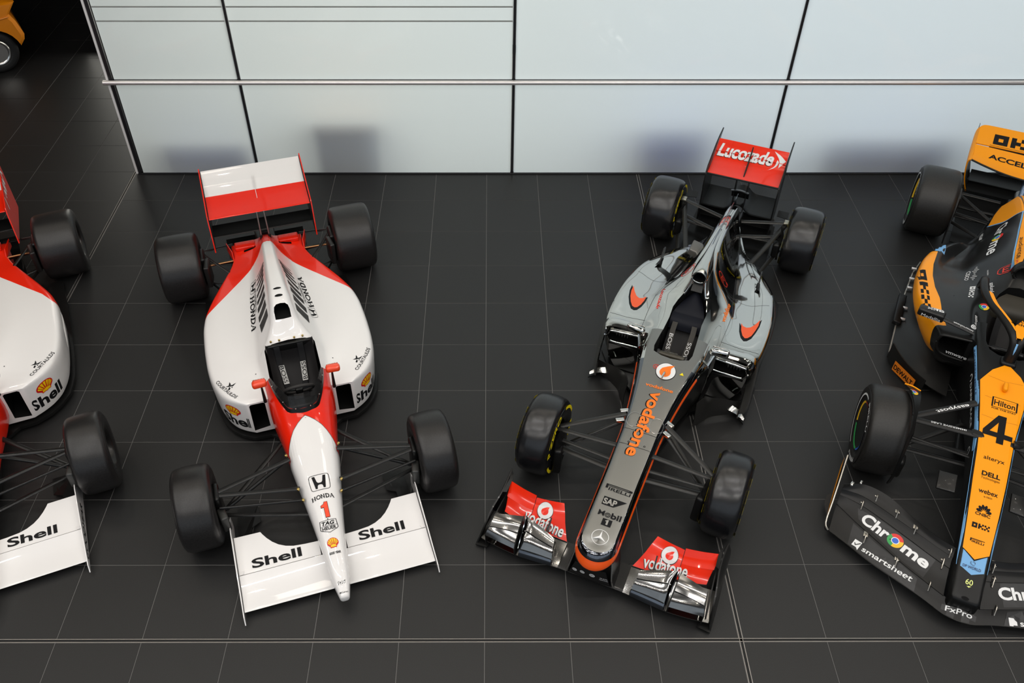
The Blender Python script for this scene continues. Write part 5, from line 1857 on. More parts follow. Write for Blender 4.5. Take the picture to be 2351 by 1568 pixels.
    for k in range(3):
        a = radians(90 + 120 * k)
        t = (.5 + .46 * cos(a), .5 + .46 * sin(a))
        l = (.5 + .07 * cos(a + 1.05), .5 + .07 * sin(a + 1.05))
        r = (.5 + .07 * cos(a - 1.05), .5 + .07 * sin(a - 1.05))
        lo += [[(.5, .5), l, t], [(.5, .5), t, r]]
    dec('star_emblem', poly2d(*lo), (sc[0] + .055, sc[1] - .062, 1), (0, .124, 0), (-.110, 0, 0), WPRINT, car, tn, off=.002)
    # long wordmark running down the nose, orange over a black shadow
    ORP = M('orange_wordmark', (.92, .19, .008), .35)
    for m, o, d in ((INK, .0012, .010), (ORP, .0026, 0)):
        dtext('vodafone', (-.535, -.032 - d), (.125, -.045 - d), .100, m, car, ta, z=1.0, bold=.028, up=(.02, 1, 0), off=o)
    dtext('vodafone', (-.570, -.105), (-.570, .122), .034, ORP, car, tt, z=1, bold=.02)
    dec('round_emblem', disc2d(.5, .5, .5, 36), (-.675, -.074, 1), (0, .166, 0), (-.192, 0, 0), INK, car, tt, off=.0012)
    dec('round_emblem', disc2d(.5, .5, .47, 36), (-.675, -.074, 1), (0, .166, 0), (-.192, 0, 0), WPRINT, car, tt, off=.0024)
    drop = [(.48 + .27 * cos(radians(a)), .44 + .27 * sin(radians(a))) for a in range(150, 400, 15)] + [(.70, .72), (.82, .93), (.62, .86), (.42, .74), (.28, .64)]
    dec('round_emblem', poly2d(drop), (-.675, -.074, 1), (0, .166, 0), (-.192, 0, 0), ORP, car, tt, off=.0036)
    tube('pitot_tube', [(-.735, .010, .636), (-.71, .008, .685), (-.635, .004, .685)], .008, STEEL, car, 8, k=4)
    dec('extinguisher_mark', merge2d(ring2d(.5, .5, .42, .5, 20), line2d([(.38, .3), (.38, .7), (.62, .3), (.62, .7)], .09)), (-.768, -.104, 1), (0, .055, 0), (-.052, 0, 0), RPRINT, car, tt)
    dec('warning_mark', poly2d([(0, 0), (1, 0), (.5, .9)]), (-.778, .120, 1), (0, .036, 0), (-.034, 0, 0), YPRINT, car, tt)
    for y in (-.058, .068):
        dec('nose_fastener', ring2d(.5, .5, .3, .5, 14), (-.005, y - .008, 1), (0, .017, 0), (.017, 0, 0), INK, car, ta)
    for y, r in ((-.085, .055), (.095, .055)):
        dec('inspection_cover', ring2d(.5, .5, .47, .5, 24), (-.285, y - r, 1), (0, 2 * r, 0), (2.6 * r, 0, 0), M('pale_outline', (.55, .55, .54), .2, .8), car, ta)
    dec('panel_seam', line2d([(.03, -.15), (.03, .15)], .0025), (0, 0, 1), (1, 0, 0), (0, 1, 0), INK, car, ta)
    # badges on wing centre
    tc_ = bvh(bo)
    for y, z, sz in ((-.112, .200, .036), (-.052, .212, .036), (.022, .215, .042)):
        for r0, r1 in ((.36, .5), (.12, .28)):
            dec('badge', ring2d(.5, .5, r0, r1, 14), (1.3, y - sz / 2, z - sz / 2), (0, sz, 0), (0, 0, sz), M('grey_print', (.45, .45, .43), .5), car, tc_, D=(-1, 0, 0), maxe=.02)
    dtext('FIA ACTION', (1.3, .080, .205), (1.3, .150, .205), .014, M('grey_print'), car, tc_, bold=.01, D=(-1, 0, 0), up=(0, 0, 1))
    dtext('FOR ROAD SAFETY', (1.3, .076, .185), (1.3, .152, .185), .011, M('grey_print'), car, tc_, bold=.01, D=(-1, 0, 0), up=(0, 0, 1))
    # ---- print on the bodywork
    SWL = [(-1.867, -.602), (-1.780, -.563), (-1.708, -.521), (-1.672, -.479), (-1.682, -.441), (-1.719, -.411), (-1.628, -.411), (-1.550, -.424), (-1.490, -.448), (-1.480, -.475), (-1.501, -.507), (-1.570, -.543), (-1.671, -.578), (-1.772, -.598)]
    SWR = [(-1.714, .427), (-1.676, .450), (-1.667, .487), (-1.692, .527), (-1.759, .563), (-1.866, .599), (-1.750, .599), (-1.643, .584), (-1.546, .564), (-1.494, .535), (-1.478, .509), (-1.510, .478), (-1.592, .448)]
    for s in (-1, 1):
        # swoosh: black-rimmed orange crescent
        rim = SWL if s < 0 else SWR
        gx = sum(p[0] for p in rim) / len(rim)
        gy = sum(p[1] for p in rim) / len(rim)
        core = [(gx + (x - gx) * .86 - .018, gy + (y - gy) * .84) for x, y in rim]
        dec('swoosh_emblem', poly2d(rim), (0, 0, 1.2), (1, 0, 0), (0, 1, 0), INK, car, tb, off=.0012, maxe=.025)
        dec('swoosh_emblem', poly2d(core), (0, 0, 1.2), (1, 0, 0), (0, 1, 0), M('swoosh_orange', (.85, .09, .008), .3), car, tb, off=.0026, maxe=.025)
        # engine switch marks
        dec('switch_mark', merge2d(ring2d(.5, .5, .45, .5, 24), line2d([(.66, .30), (.34, .30), (.34, .72), (.66, .72)], .05), line2d([(.34, .5), (.60, .5)], .05), ring2d(.9, .92, .05, .10, 12)), ((-1.89 if s < 0 else -1.985), (-.185 if s < 0 else .125), 1.3), (0, .10, 0), (-.09, 0, 0), RPRINT, car, tb, maxe=.02)
        # side flash
        fl = [(-1.33, .11), (-1.50, .26), (-1.75, .36), (-2.05, .42), (-2.25, .42), (-2.0, .34), (-1.75, .25), (-1.5, .13)]
        dec('side_flash', poly2d([(x, z) for x, z in fl]), (0, s * 1.1, 0), (1, 0, 0), (0, 0, 1), ORANGE, car, tb, D=(0, -s, 0), off=.003, maxe=.03, lift=.1)
    dtext('vodafone', (-1.589, .312), (-1.855, .308), .036, ORP, car, tb, z=1.3, bold=.02, shear=.2, up=(0, -1, 0))
    dtext('Lucozade', (-1.823, -.312), (-1.525, -.290), .030, RPRINT, car, tb, z=1.3, bold=.01, shear=.2, up=(0, 1, 0))
    dtext('Mercedes-Benz', (-2.42, .175), (-3.12, .10), .060, INK, car, tb, z=1.3, shear=.2, up=(0, -1, 0))
    # panel lines
    for s in (-1, 1):
        for pl in ([(-1.345, .335), (-1.36, .50), (-1.385, .66)], [(-1.25, .338), (-1.70, .348), (-1.95, .31), (-2.35, .262)], [(-2.02, .30), (-2.06, .45), (-2.14, .62)]):
            dec('panel_seam', line2d([tuple(p) for p in spline([(x, s * y, 0) for x, y in pl], 5)[:, :2]], .0028), (0, 0, 1.3), (1, 0, 0), (0, 1, 0), M('seam_dark', (.05, .05, .05), .4), car, tb, off=.001, maxe=.03)
    # ---- wordmark across the rear wing
    rw = [o for o in car.children if o.name.startswith('rear_wing_') and 'endplate' not in o.name]
    trw = bvh(*rw)
    for m, o, d in ((INK, .0014, .004), (WPRINT, .003, 0)):
        dtext('Lucozade', (-3.862 + d, -.338 - d), (-3.868 + d, .226 - d), .128, m, car, trw, z=1.4, bold=.035, shear=.0, up=(-1, .18, 0), off=o)
    sw1 = [tuple(p) for p in spline([(-4.012, .215, 0), (-3.975, .295, 0), (-3.925, .355, 0)], 5)[:, :2]] + [tuple(p) for p in spline([(-3.925, .355, 0), (-3.89, .325, 0), (-3.857, .298, 0)], 4)[1:, :2]] + [tuple(p) for p in spline([(-3.90, .296, 0), (-3.95, .272, 0), (-4.012, .215, 0)], 4)[:-1, :2]]
    sw2 = [tuple(p) for p in spline([(-3.925, .268, 0), (-3.895, .288, 0), (-3.84, .245, 0), (-3.782, .140, 0)], 5)[:, :2]] + [tuple(p) for p in spline([(-3.815, .205, 0), (-3.865, .255, 0), (-3.925, .268, 0)], 5)[:-1, :2]]
    for q in (sw1, sw2):
        dec('arc_emblem', poly2d(q), (0, 0, 1.4), (1, 0, 0), (0, 1, 0), WPRINT, car, trw, off=.003, maxe=.03)
    return car, dict(body=tb, nose=tn, tub=tt, flaps=None)


Cc, Ct = chrome_car('chrome racing car with orange nose stripe and red wings, empty cockpit', (1.156, 1.303, 0), -113.9)
# ================================================================ orange and black car at the right edge


def orange_car(label, loc, deg):
    car = thing('racing_car', label, 'racing car', loc, radians(deg))
    PAP = M('papaya_paint', (0.98, 0.34, 0.003), 0.42, spec=0.25)
    BLUE = M('light_blue_paint', (0.19, 0.42, 0.72), 0.40, spec=0.25)
    MATB = M('matt_black_paint', (0.006, 0.006, 0.006), 0.38, spec=0.28)
    FIN = M('bare_carbon', (0.009, 0.0085, 0.008), 0.36, spec=0.28)
    W = WPRINT
    # ---- nose, tub
    def prof(hw, zt, zb):
        return [(0, zt), (hw * .55, zt - .001), (hw * .82, zt - .005), (hw * .95, zt - .020), (hw, zt - .048), (hw, zt - .11), (hw * .92, zb + .03), (hw * .70, zb), (0, zb)]
    nose = loft('nose_cone', [(1.245, prof(.060, .205, .14)), (1.238, prof(.088, .222, .125)), (1.21, prof(.103, .242, .112)), (1.10, prof(.106, .278, .11)), (.90, prof(.112, .338, .13)), (.60, prof(.122, .418, .19)), (.30, prof(.133, .482, .24)), (.05, prof(.140, .525, .26))],
                MATB, car, kx=5, kp=3, sharp=50)
    tub = loft('front_tub', [(.052, prof(.1395, .525, .26)), (-.15, prof(.148, .552, .24)), (-.40, prof(.170, .585, .20)), (-.65, prof(.200, .615, .14)), (-.90, prof(.232, .640, .10)), (-1.12, prof(.262, .655, .08)), (-1.35, prof(.285, .665, .08))], MATB, car, kx=5, kp=3, sharp=50)
    # ---- bodywork
    st = []

    def bs(x, zt, wt, wr, zr, ws, zs, rs, wb=None, zb=.09, vall=0.0):
        wb = ws - .16 if wb is None else wb
        z_sh = zt - .32 * wt
        p = [(0, zt), (wt * .6, zt - .07 * wt), (wt, z_sh), (wt + (wr - wt) * .5, z_sh + (zr - z_sh) * .5), (wr, zr + .01), (wr + (ws - rs - wr) * .25, zr - vall), (wr + (ws - rs - wr) * .65, (zr + zs) / 2 - vall), (ws - rs, zs),
             (ws - .35 * rs, zs - .12 * rs), (ws - .05 * rs, zs - .5 * rs), (ws, zs - 1.15 * rs), (ws - .03, zs * .62), (wb, zb + .06), (wb - .04, zb), (0, zb)]
        st.append((x, p))
    bs(-1.095, .655, .20, .285, .640, .535, .615, .045, wb=.42, zb=.34)
    bs(-1.16, .665, .20, .290, .640, .565, .625, .060, wb=.44, zb=.26)
    bs(-1.30, .680, .20, .300, .640, .645, .620, .085, wb=.50, zb=.16)
    bs(-1.50, .700, .20, .315, .635, .725, .600, .105, wb=.56, zb=.10)
    bs(-1.72, .740, .175, .325, .625, .778, .578, .115, wb=.60, vall=.012)
    bs(-1.90, .830, .120, .330, .610, .796, .558, .115, wb=.60, vall=.025)
    bs(-2.05, .900, .090, .330, .590, .800, .540, .115, wb=.58, vall=.040)
    bs(-2.25, .930, .075, .340, .590, .788, .535, .110, wb=.55, vall=.075)
    bs(-2.45, .925, .070, .332, .560, .742, .515, .100, wb=.50, vall=.110)
    bs(-2.65, .905, .066, .316, .525, .648, .485, .085, wb=.44, vall=.120)
    bs(-2.85, .880, .062, .292, .480, .520, .430, .070, wb=.36, vall=.080)
    bs(-3.05, .845, .060, .258, .415, .400, .310, .050, wb=.28, vall=.015)
    bs(-3.30, .785, .058, .232, .420, .290, .300, .035, wb=.22)
    bs(-3.50, .715, .055, .205, .430, .235, .32, .03, wb=.18)
    bs(-3.62, .655, .050, .180, .430, .205, .33, .02, wb=.16)
    paint = two_tone('pod_paint', (.009, .009, .009), (0.98, 0.34, 0.003), [[(-3.0, 1.2), (-2.48, 1.2), (-2.475, .665), (-2.2, .685), (-2.0, .672), (-1.8, .640), (-1.62, .588), (-1.50, .568), (-1.35, .548), (-1.205, .50), (-1.19, .70), (-1.18, 1.2), (-1.0, 1.2)]])
    body = loft('bodywork', st, [paint], car, kx=4, kp=3, sharp=50)
    ck = [(-.985, 0), (-.99, .08), (-1.03, .15), (-1.12, .185), (-1.25, .195), (-1.48, .19), (-1.62, .175), (-1.74, .145), (-1.80, .09), (-1.81, 0)]
    ckp = ck + [(x, -y) for x, y in ck[-2:0:-1]]
    cuts = [prism(ckp, .24, 1.3)]
    inl = [(.290, .41), (.44, .42), (.50, .46), (.522, .53), (.512, .585), (.48, .603), (.300, .618)]
    for s in (-1, 1):
        cuts.append(prism([(s * a, b) for a, b in inl], -1.7, -1.0, 'x'))
    def egg(hw, z0, z1):
        m, h = (z0 + z1) / 2, (z1 - z0) / 2
        return [(hw * cos(pi / 2 - pi * k / 8) * (1 - .22 * sin(pi / 2 - pi * k / 8)), m + h * sin(pi / 2 - pi * k / 8)) for k in range(9)]
    cut(body, cuts, sharp=45)
    cut(tub, [prism(ckp, .24, 1.3)], sharp=45)
    air = loft('airbox', [(-1.89, egg(.085, .80, .955)), (-1.905, egg(.098, .785, .970)), (-1.95, egg(.104, .775, .980)), (-2.10, egg(.100, .75, .975)), (-2.35, egg(.080, .75, .945)), (-2.6, egg(.06, .75, .905))], MATB, car, kx=4, kp=2)
    cut(air, [prism([(y, z) for y, z in egg(.074, .812, .945)] + [(-y, z) for y, z in egg(.074, .812, .945)[-2:0:-1]], -2.1, -1.8, 'x')])
    tube('intake_lip', [(-1.892, y, z) for y, z in egg(.088, .80, .958)] + [(-1.892, -y, z) for y, z in egg(.088, .80, .958)[-2:0:-1]], .012, FIN, air, 8, close=True)
    tb, tn, tt = bvh(body, air), bvh(nose), bvh(tub)
    tnt = bvh(nose, tub)
    # ---- nose livery: blue band, black key line, papaya top
    def panel(pts, m, off, tree=tnt, name='livery_panel', mx=.03):
        loop = [(x, y) for x, y in pts] + [(x, -y) for x, y in pts[::-1] if abs(y) > 1e-6]
        return dec(name, poly2d(loop), (0, 0, 1.2), (1, 0, 0), (0, 1, 0), m, car, tree, off=off, maxe=mx)
    bl = [(-.66, .194), (-.40, .163), (-.15, .142), (.05, .134), (.30, .128), (.60, .118), (.90, .108), (1.0, .103), (1.052, 0)]
    oc = [(-.905, 0), (-.80, .105), (-.66, .180), (-.40, .150), (-.15, .126), (.05, .118), (.30, .112), (.60, .100), (.876, .088), (.938, 0)]
    panel([(-.66, .0)] + bl, BLUE, .0014)
    for sg in (-1, 1):
        dec('livery_panel', poly2d([(-1.06, .628), (-.90, .615), (-.65, .590), (-.40, .560), (-.15, .528), (.04, .500), (.04, .478), (-.15, .498), (-.40, .525), (-.65, .552), (-.90, .582), (-1.06, .592)]), (0, sg * .5, 0), (1, 0, 0), (0, 0, 1), BLUE, car, tt, D=(0, -sg, 0), off=.0016, maxe=.03, lift=.2)
    panel([(-.915, 0)] + [(x, y + .006) for x, y in oc[1:-1]] + [(.95, 0)], INK, .0024)
    panel(oc, PAP, .0036)
    rbox('nose_camera_bump', (-.62, .0, .640), (.085, .036, .05), .016, PAP, car, rot=(0, radians(8), 0), seg=4)
    for x in (-.30, -.50, -.72):
        dec('panel_seam', line2d([(x, -.13), (x + .02, 0), (x, .13)], .0025), (0, 0, 1.2), (1, 0, 0), (0, 1, 0), M('seam_orange', (.55, .14, .004), .4), car, tt, off=.0044)
    K = INK
    O5 = .0052
    art = merge2d(line2d([(0, -.35), (1, -.35), (1, 1.35), (0, 1.35)], .06, True), place2d(text2d('Hilton', .012), .07, 0, .86, 1))
    dec('hotel_lettering', art, (-.432, -.070, 1.2), (0, .178, 0), (-.058, 0, 0), K, car, tnt, off=O5)
    dtext('FOR THE STAY', (-.388, -.070), (-.388, .108), .016, K, car, tnt, z=1.2, bold=.015, off=O5)
    four = [(.48, 0), (.72, 0), (.72, .20), (1.0, .20), (1.0, .37), (.72, .37), (.72, 1.0), (.44, 1.0), (.0, .38), (.0, .20), (.48, .20)]
    V4 = [(.48, 0), (.72, 0), (.72, .20), (.48, .20), (1.0, .20), (1.0, .37), (.72, .37), (.72, 1.0), (.44, 1.0), (0, .38), (0, .20), (.48, .37), (.22, .37), (.48, .74)]
    F4 = [(0, 1, 2, 3), (2, 4, 5, 6), (10, 3, 11, 12, 9), (3, 2, 6, 11), (9, 12, 13, 8), (11, 6, 7, 13), (13, 7, 8)]
    dec('race_number', (V4, F4), (-.060, -.105, 1.2), (0, .212, 0), (-.275, 0, 0), K, car, tnt, off=O5, maxe=.04)
    dtext('alteryx', (.114, -.068), (.114, .078), .036, K, car, tnt, z=1.2, bold=.004, off=O5)
    dtext('DELL', (.262, -.062), (.262, .066), .040, K, car, tnt, z=1.2, bold=.03, off=O5)
    dtext('Technologies', (.292, -.062), (.292, .066), .022, K, car, tnt, z=1.2, bold=-.004, off=O5)
    dtext('webex', (.414, -.062), (.414, .070), .040, K, car, tnt, z=1.2, bold=.012, off=O5)
    dtext('by CISCO', (.445, -.020), (.445, .036), .012, K, car, tnt, z=1.2, bold=.01, off=O5)
    fe = []
    for k in range(6):
        a = radians(168 - 31.2 * k)
        t = Vector((cos(a), sin(a)))
        n = Vector((-t.y, t.x))
        c = Vector((.5, .02))
        fe.append([tuple(c + t * .12), tuple(c + t * .36 - n * .11), tuple(c + t * .50 - n * .06), tuple(c + t * .53), tuple(c + t * .50 + n * .06), tuple(c + t * .36 + n * .11)])
    dec('network_emblem', poly2d(*fe), (.572, -.052, 1.2), (0, .10, 0), (-.12, 0, 0), K, car, tnt, off=O5)
    dtext('CNBC', (.600, -.056), (.600, .046), .024, K, car, tnt, z=1.2, bold=.02, off=O5)
    dec('check_lettering', OKX, (.704, -.062, 1.2), (0, .118, 0), (-.040, 0, 0), K, car, tnt, off=O5)
    v_, f_ = None, None
    bar = merge2d(poly2d([(0, 0.25), (0.09, 0.25), (0.09, 1.0), (0.0, 1.0)], [(0.0, 0.86), (0.99, 0.86), (.99, 1.0), (0.0, 1.0)], [(0.10, 0.66), (0.80, 0.66), (0.80, 0.76), (0.10, 0.76)]), place2d(text2d('IRELLI', .02, .05), .125, 0, .835, .52))
    dec('tyre_maker_lettering', bar, (.818, -.054, 1.2), (0, .098, 0), (-.030, 0, 0), K, car, tnt, off=O5)
    dtext('DP WORLD', (1.012, -.066), (1.012, .054), .020, M('navy_print', (.02, .03, .10), .4), car, tnt, z=1.2, bold=.012, off=O5)
    dec('globe_emblem', merge2d(ring2d(.5, .5, .40, .48, 18, 150, 300), ring2d(.5, .5, .22, .30, 14, -30, 130)), (.985, -.022, 1.2), (0, .042, 0), (-.036, 0, 0), M('navy_print'), car, tnt, off=O5)
    dtext('60', (1.125, -.026), (1.125, .022), .040, M('pale_yellow_print', (.75, .80, .25), .5), car, tnt, z=1.2, bold=.01, off=.002)
    dec('speed_mark', poly2d([(0, .6), (.5, .9), (1, .9), (.55, .3), (.62, .1)]), (1.148, -.014, 1.2), (0, .030, 0), (-.016, 0, 0), M('pale_yellow_print'), car, tnt)
    dec('nose_hole', disc2d(.5, .5, .5, 16), (1.232, -.030, 1.2), (0, .05, 0), (-.022, 0, 0), DARK, car, tn)
    for k in range(7):
        lathe('rivet', [(0, .005), (.004, .004), (.005, 0)], BRASS, car, 8, 'z', centre=(1.205 - .012 * abs(k - 3), -.078 + .026 * k, .232 - .004 * abs(k - 3)))
    dec('lettering', text2d('RICHARD MILLE', .012), (-1.02, -.5, .597), (.50, 0, -.048), (0, 0, .019), M('navy_print'), car, tt, D=(0, 1, 0), off=.003, lift=.2)
    dec('lettering', text2d('DARKTRACE', .01), (-.74, -.5, .46), (.46, 0, -.05), (0, 0, .040), W, car, tt, D=(0, 1, 0), lift=.2)
    dec('swirl_emblem', ring2d(.5, .5, .34, .5, 20, -60, 200), (-.83, -.5, .455), (.07, 0, 0), (0, 0, .07), W, car, tt, D=(0, 1, 0), lift=.2)
    dec('round_sticker', ring2d(.5, .5, .40, .5, 20), (-.08, -.5, .36), (.07, 0, 0), (0, 0, .07), W, car, tnt, D=(0, 1, 0), lift=.2)
    # ---- sidepod print and tail livery
    s = -1
    dec('livery_panel', poly2d([(-2.475, .60), (-2.475, .80), (-2.60, .76), (-2.72, .66), (-2.66, .60)][::1]), (0, 0, 1.2), (1, 0, 0), (0, -1, 0), BLUE, car, tb, off=.002, maxe=.03)
    dec('livery_panel', poly2d([(-2.475, .60), (-2.475, .80), (-2.60, .76), (-2.72, .66), (-2.66, .60)]), (0, 0, 1.2), (1, 0, 0), (0, 1, 0), BLUE, car, tb, off=.002, maxe=.03)
    tail = [(-3.60, 0), (-3.60, .16), (-3.50, .19), (-3.28, .20), (-3.20, .215), (-3.24, .12), (-3.18, .05), (-2.9, .0)]
    for sg in (-1, 1):
        dec('livery_panel', poly2d([(x, sg * y) for x, y in [(-3.61, 0), (-3.61, .15), (-3.45, .20), (-3.27, .236), (-3.17, .19), (-3.07, .143), (-3.03, .102), (-2.984, .048), (-2.96, 0)]]), (0, 0, 1.3), (1, 0, 0), (0, 1, 0), PAP, car, tb, off=.002, maxe=.03)
        dec('livery_line', line2d([tuple(p) for p in spline([(-3.265, sg * .24, 0), (-3.17, sg * .192, 0), (-3.065, sg * .145, 0), (-3.025, sg * .102, 0), (-2.978, sg * .048, 0), (-2.955, 0, 0)], 4)[:, :2]], .010), (0, 0, 1.3), (1, 0, 0), (0, 1, 0), BLUE, car, tb, off=.003, maxe=.03)
        dec('livery_panel', poly2d([(x, sg * y) for x, y in [(-1.96, .055), (-1.96, .098), (-2.2, .098), (-2.6, .075), (-3.0, .045), (-3.0, .0), (-2.3, 0)]]), (0, 0, 1.3), (1, 0, 0), (0, 1, 0), PAP, car, tb, off=.002, maxe=.03)
        dec('livery_line', line2d([(-1.96, sg * .103), (-2.2, sg * .104), (-2.6, sg * .082), (-3.0, sg * .052)], .010), (0, 0, 1.3), (1, 0, 0), (0, 1, 0), BLUE, car, tb, off=.003, maxe=.03)
    FD = (0, .857, -.514)

    def flank(t, x0, x1, b=.02):
        dec('lettering', text2d(t, b), (x0, -.172, .60), (x1 - x0, .002, 0), (.0, .06, .10), W, car, tb, FD, off=.004)
    flank('Ch', -3.0, -2.835)
    flank('r', -2.82, -2.765)
    chrome_disc(car, tb, (-2.755, -.175, .595), (.12, .002, 0), (0, .06, .10), FD)
    flank('me', -2.62, -2.36)
    dtext('audience', (-2.42, -.075), (-2.05, -.088), .030, K, car, tb, z=1.3, up=(0, 1, 0), off=.004)
    dtext('CISCO', (-2.19, -.392), (-2.03, -.405), .030, W, car, tb, z=1.3, bold=.01, up=(0, 1, 0))
    bars = [[(a, .5 - h), (a + .035, .5 - h), (a + .035, .5 + h), (a, .5 + h)] for a, h in ((0, .12), (.12, .25), (.24, .5), (.36, .25), (.48, .12), (.60, .25), (.72, .5), (.84, .25), (.96, .12))]
    dec('bridge_emblem', poly2d(*bars), (-2.22, -.352, 1.3), (.20, -.012, 0), (0, .045, 0), W, car, tb)
    dec('check_lettering', OKX, (-1.89, -.358, 1.3), (.19, -.008, 0), (0, .040, 0), W, car, tb)
    dtext('chrome', (-1.30, -.262), (-1.44, -.276), .030, W, car, tb, z=1.3, bold=.008, up=(0, -1, 0))
    dec('browser_emblem', merge2d(ring2d(.5, .5, .28, .5, 20), disc2d(.5, .5, .2, 16)), (-1.235, -.270, 1.3), (0, -.045, 0), (-.06, 0, 0), W, car, tb)
    chrome_disc(car, tb, (-1.55, -.275, 1.3), (0, .085, 0), (-.085, 0, 0))
    dtext('splunk>', (-1.89, -.226), (-1.735, -.204), .030, W, car, tb, z=1.3, bold=.01, shear=.2, up=(0, 1, 0))
    dec('switch_mark', merge2d(line2d([(.0, .25), (.2, .0), (.8, 0), (1, .25), (1, .75), (.8, 1), (.2, 1), (0, .75)], .06, True), line2d([(.68, .2), (.32, .2), (.32, .8), (.68, .8)], .09), line2d([(.32, .5), (.62, .5)], .09)), (-1.96, -.185, 1.3), (0, .10, 0), (-.085, 0, 0), RPRINT, car, tb, maxe=.02)
    dtext('sucden', (-2.10, -.255), (-2.02, -.250), .012, W, car, tb, z=1.3, up=(0, 1, 0))
    dtext('arrow', (-3.02, -.275), (-3.18, -.262), .030, W, car, tb, z=1.3, bold=.01, up=(0, -1, 0))
    # check pattern running off the papaya flank
    extra = poly2d(*[[(a, b), (a + .09, b), (a + .09, b + .333), (a, b + .333)] for a, b in ((1.0, .333), (1.09, 0), (1.09, .667), (1.18, .333))])
    for sg in (-1, 1):
        dec('check_pattern', merge2d(OKX, extra), (-2.10, sg * .808, 1.3), (.66, -sg * .100, 0), (.02, -sg * .066, 0), K, car, tb, off=.002, maxe=.03)
    dtext('vmware', (-1.085, -.440, .44), (-1.085, -.262, .42), .036, W, car, None, bold=.012, up=(0, .1, 1))
    # ---- inlet frame and lower body
    for sg in (-1, 1):
        fr = [(-1.088, sg * y, z) for y, z in [(.285, .40), (.44, .41), (.505, .45), (.532, .53), (.52, .595), (.485, .616), (.285, .63)]]
        tube('inlet_lip', fr, .012, FIN, car, 8, k=4)
        sheet('inlet_chin', [[(-1.086, sg * .245, .425), (-1.086, sg * .38, .41), (-1.086, sg * .47, .43), (-1.09, sg * .525, .50)], [(-1.09, sg * .245, .36), (-1.10, sg * .38, .35), (-1.11, sg * .46, .37), (-1.13, sg * .535, .46)], [(-1.14, sg * .24, .30), (-1.15, sg * .36, .29), (-1.2, sg * .45, .31), (-1.25, sg * .56, .40)]], .008, MATB, car, k=4)
        # floor with its scalloped front
        rows = [[(-.92, sg * .30, .10), (-.98, sg * .45, .10), (-1.10, sg * .62, .09), (-1.22, sg * .76, .08), (-1.31, sg * .825, .075)],
                [(-1.15, sg * .30, .13), (-1.20, sg * .45, .17), (-1.30, sg * .60, .16), (-1.42, sg * .74, .10), (-1.50, sg * .825, .075)],
                [(-1.45, sg * .30, .10), (-1.45, sg * .48, .22), (-1.55, sg * .64, .17), (-1.65, sg * .76, .10), (-1.72, sg * .822, .075)],
                [(-1.9, sg * .30, .09), (-1.9, sg * .52, .12), (-2.0, sg * .66, .10), (-2.1, sg * .76, .085), (-2.19, sg * .815, .075)],
                [(-2.5, sg * .30, .09), (-2.5, sg * .5, .10), (-2.6, sg * .62, .10), (-2.65, sg * .72, .085), (-2.70, sg * .775, .075)],
                [(-3.0, sg * .30, .09), (-3.0, sg * .42, .10), (-3.0, sg * .52, .10), (-2.98, sg * .60, .09), (-2.95, sg * .68, .075)]]
        sheet('floor_panel', rows, .014, FIN, car, k=5)
        tube('floor_edge', [(-1.31, sg * .828, .078), (-1.72, sg * .825, .078)], .008, M('edge_metal', (.50, .47, .42), .35, .9), car, 6)
        tube('floor_edge', [(-2.20, sg * .815, .078), (-2.63, sg * .785, .078), (-2.86, sg * .735, .078)], .008, M('edge_metal'), car, 6)
        rbox('floor_edge_wing', (-1.95, sg * .83, .105), (.46, .075, .05), .012, BLACK, car, rot=(radians(10) * sg, 0, 0))
        for x in (-1.80, -1.98, -2.32, -2.48, -2.66):
            rbox('floor_stay', (x, sg * .785, .115), (.026, .05, .022), .005, ALU, car)
        sheet('floor_fence', [[(-1.31, sg * .822, .20), (-1.15, sg * .74, .21), (-1.02, sg * .63, .21), (-.93, sg * .50, .20)], [(-1.30, sg * .828, .03), (-1.13, sg * .745, .03), (-1.0, sg * .635, .03), (-.91, sg * .50, .03)]], .010, FIN, car, k=5)
        if sg < 0:
            mob('fence_panel', [(-1.11, -.772, .06), (-.93, -.578, .06), (-.93, -.576, .17), (-1.11, -.770, .17)], [(0, 1, 2, 3)], M('dull_orange_print', (.75, .20, .01), .4), car, False)
            dtext('DEWALT', (-1.10, -.765, .085), (-.94, -.593, .085), .055, K, car, None, bold=.02, up=(0, 0, 1))
    rbox('splitter', (-.65, 0, .08), (.70, .34, .08), .02, MATB, car)
    # ---- halo and cockpit
    for sg in (-1, 1):
        pts = [(-.925, sg * .012, .64), (-.95, sg * .012, .76), (-1.0, sg * .03, .84), (-1.10, sg * .085, .875), (-1.22, sg * .165, .885), (-1.32, sg * .235, .885), (-1.50, sg * .295, .87), (-1.68, sg * .305, .85), (-1.80, sg * .29, .78), (-1.86, sg * .285, .66)]
        h = tube('halo', pts, .036, MATB, car, 12, .8, k=4)
        hp = [(-.99, sg * .020, .857), (-1.10, sg * .082, .898), (-1.22, sg * .160, .910), (-1.33, sg * .226, .909), (-1.48, sg * .268, .893)]
        sheet('halo_panel', [[(x + .014, y - sg * .030 * (i > 0), z) for i, (x, y, z) in enumerate(hp)], [(x, y, z + .004) for x, y, z in hp], [(x - .02, y + sg * .030, z - .006) for x, y, z in hp]], .003, PAP, h, k=4)
        sheet('halo_trim', [[(x - .02, y + sg * .030, z - .006) for x, y, z in hp[2:]], [(x - .028, y + sg * .040, z - .018) for x, y, z in hp[2:]]], .003, BLUE, h, k=4)
        # mirrors on long stalks
        mi = rbox('wing_mirror', (-1.19, sg * .652, .725), (.085, .215, .075), .017, CARB, car, rot=(0, 0, sg * radians(8)), seg=4)
        rbox('mirror_glass', (-1.236, sg * .652, .728), (.006, .17, .05), .002, STEEL, mi)
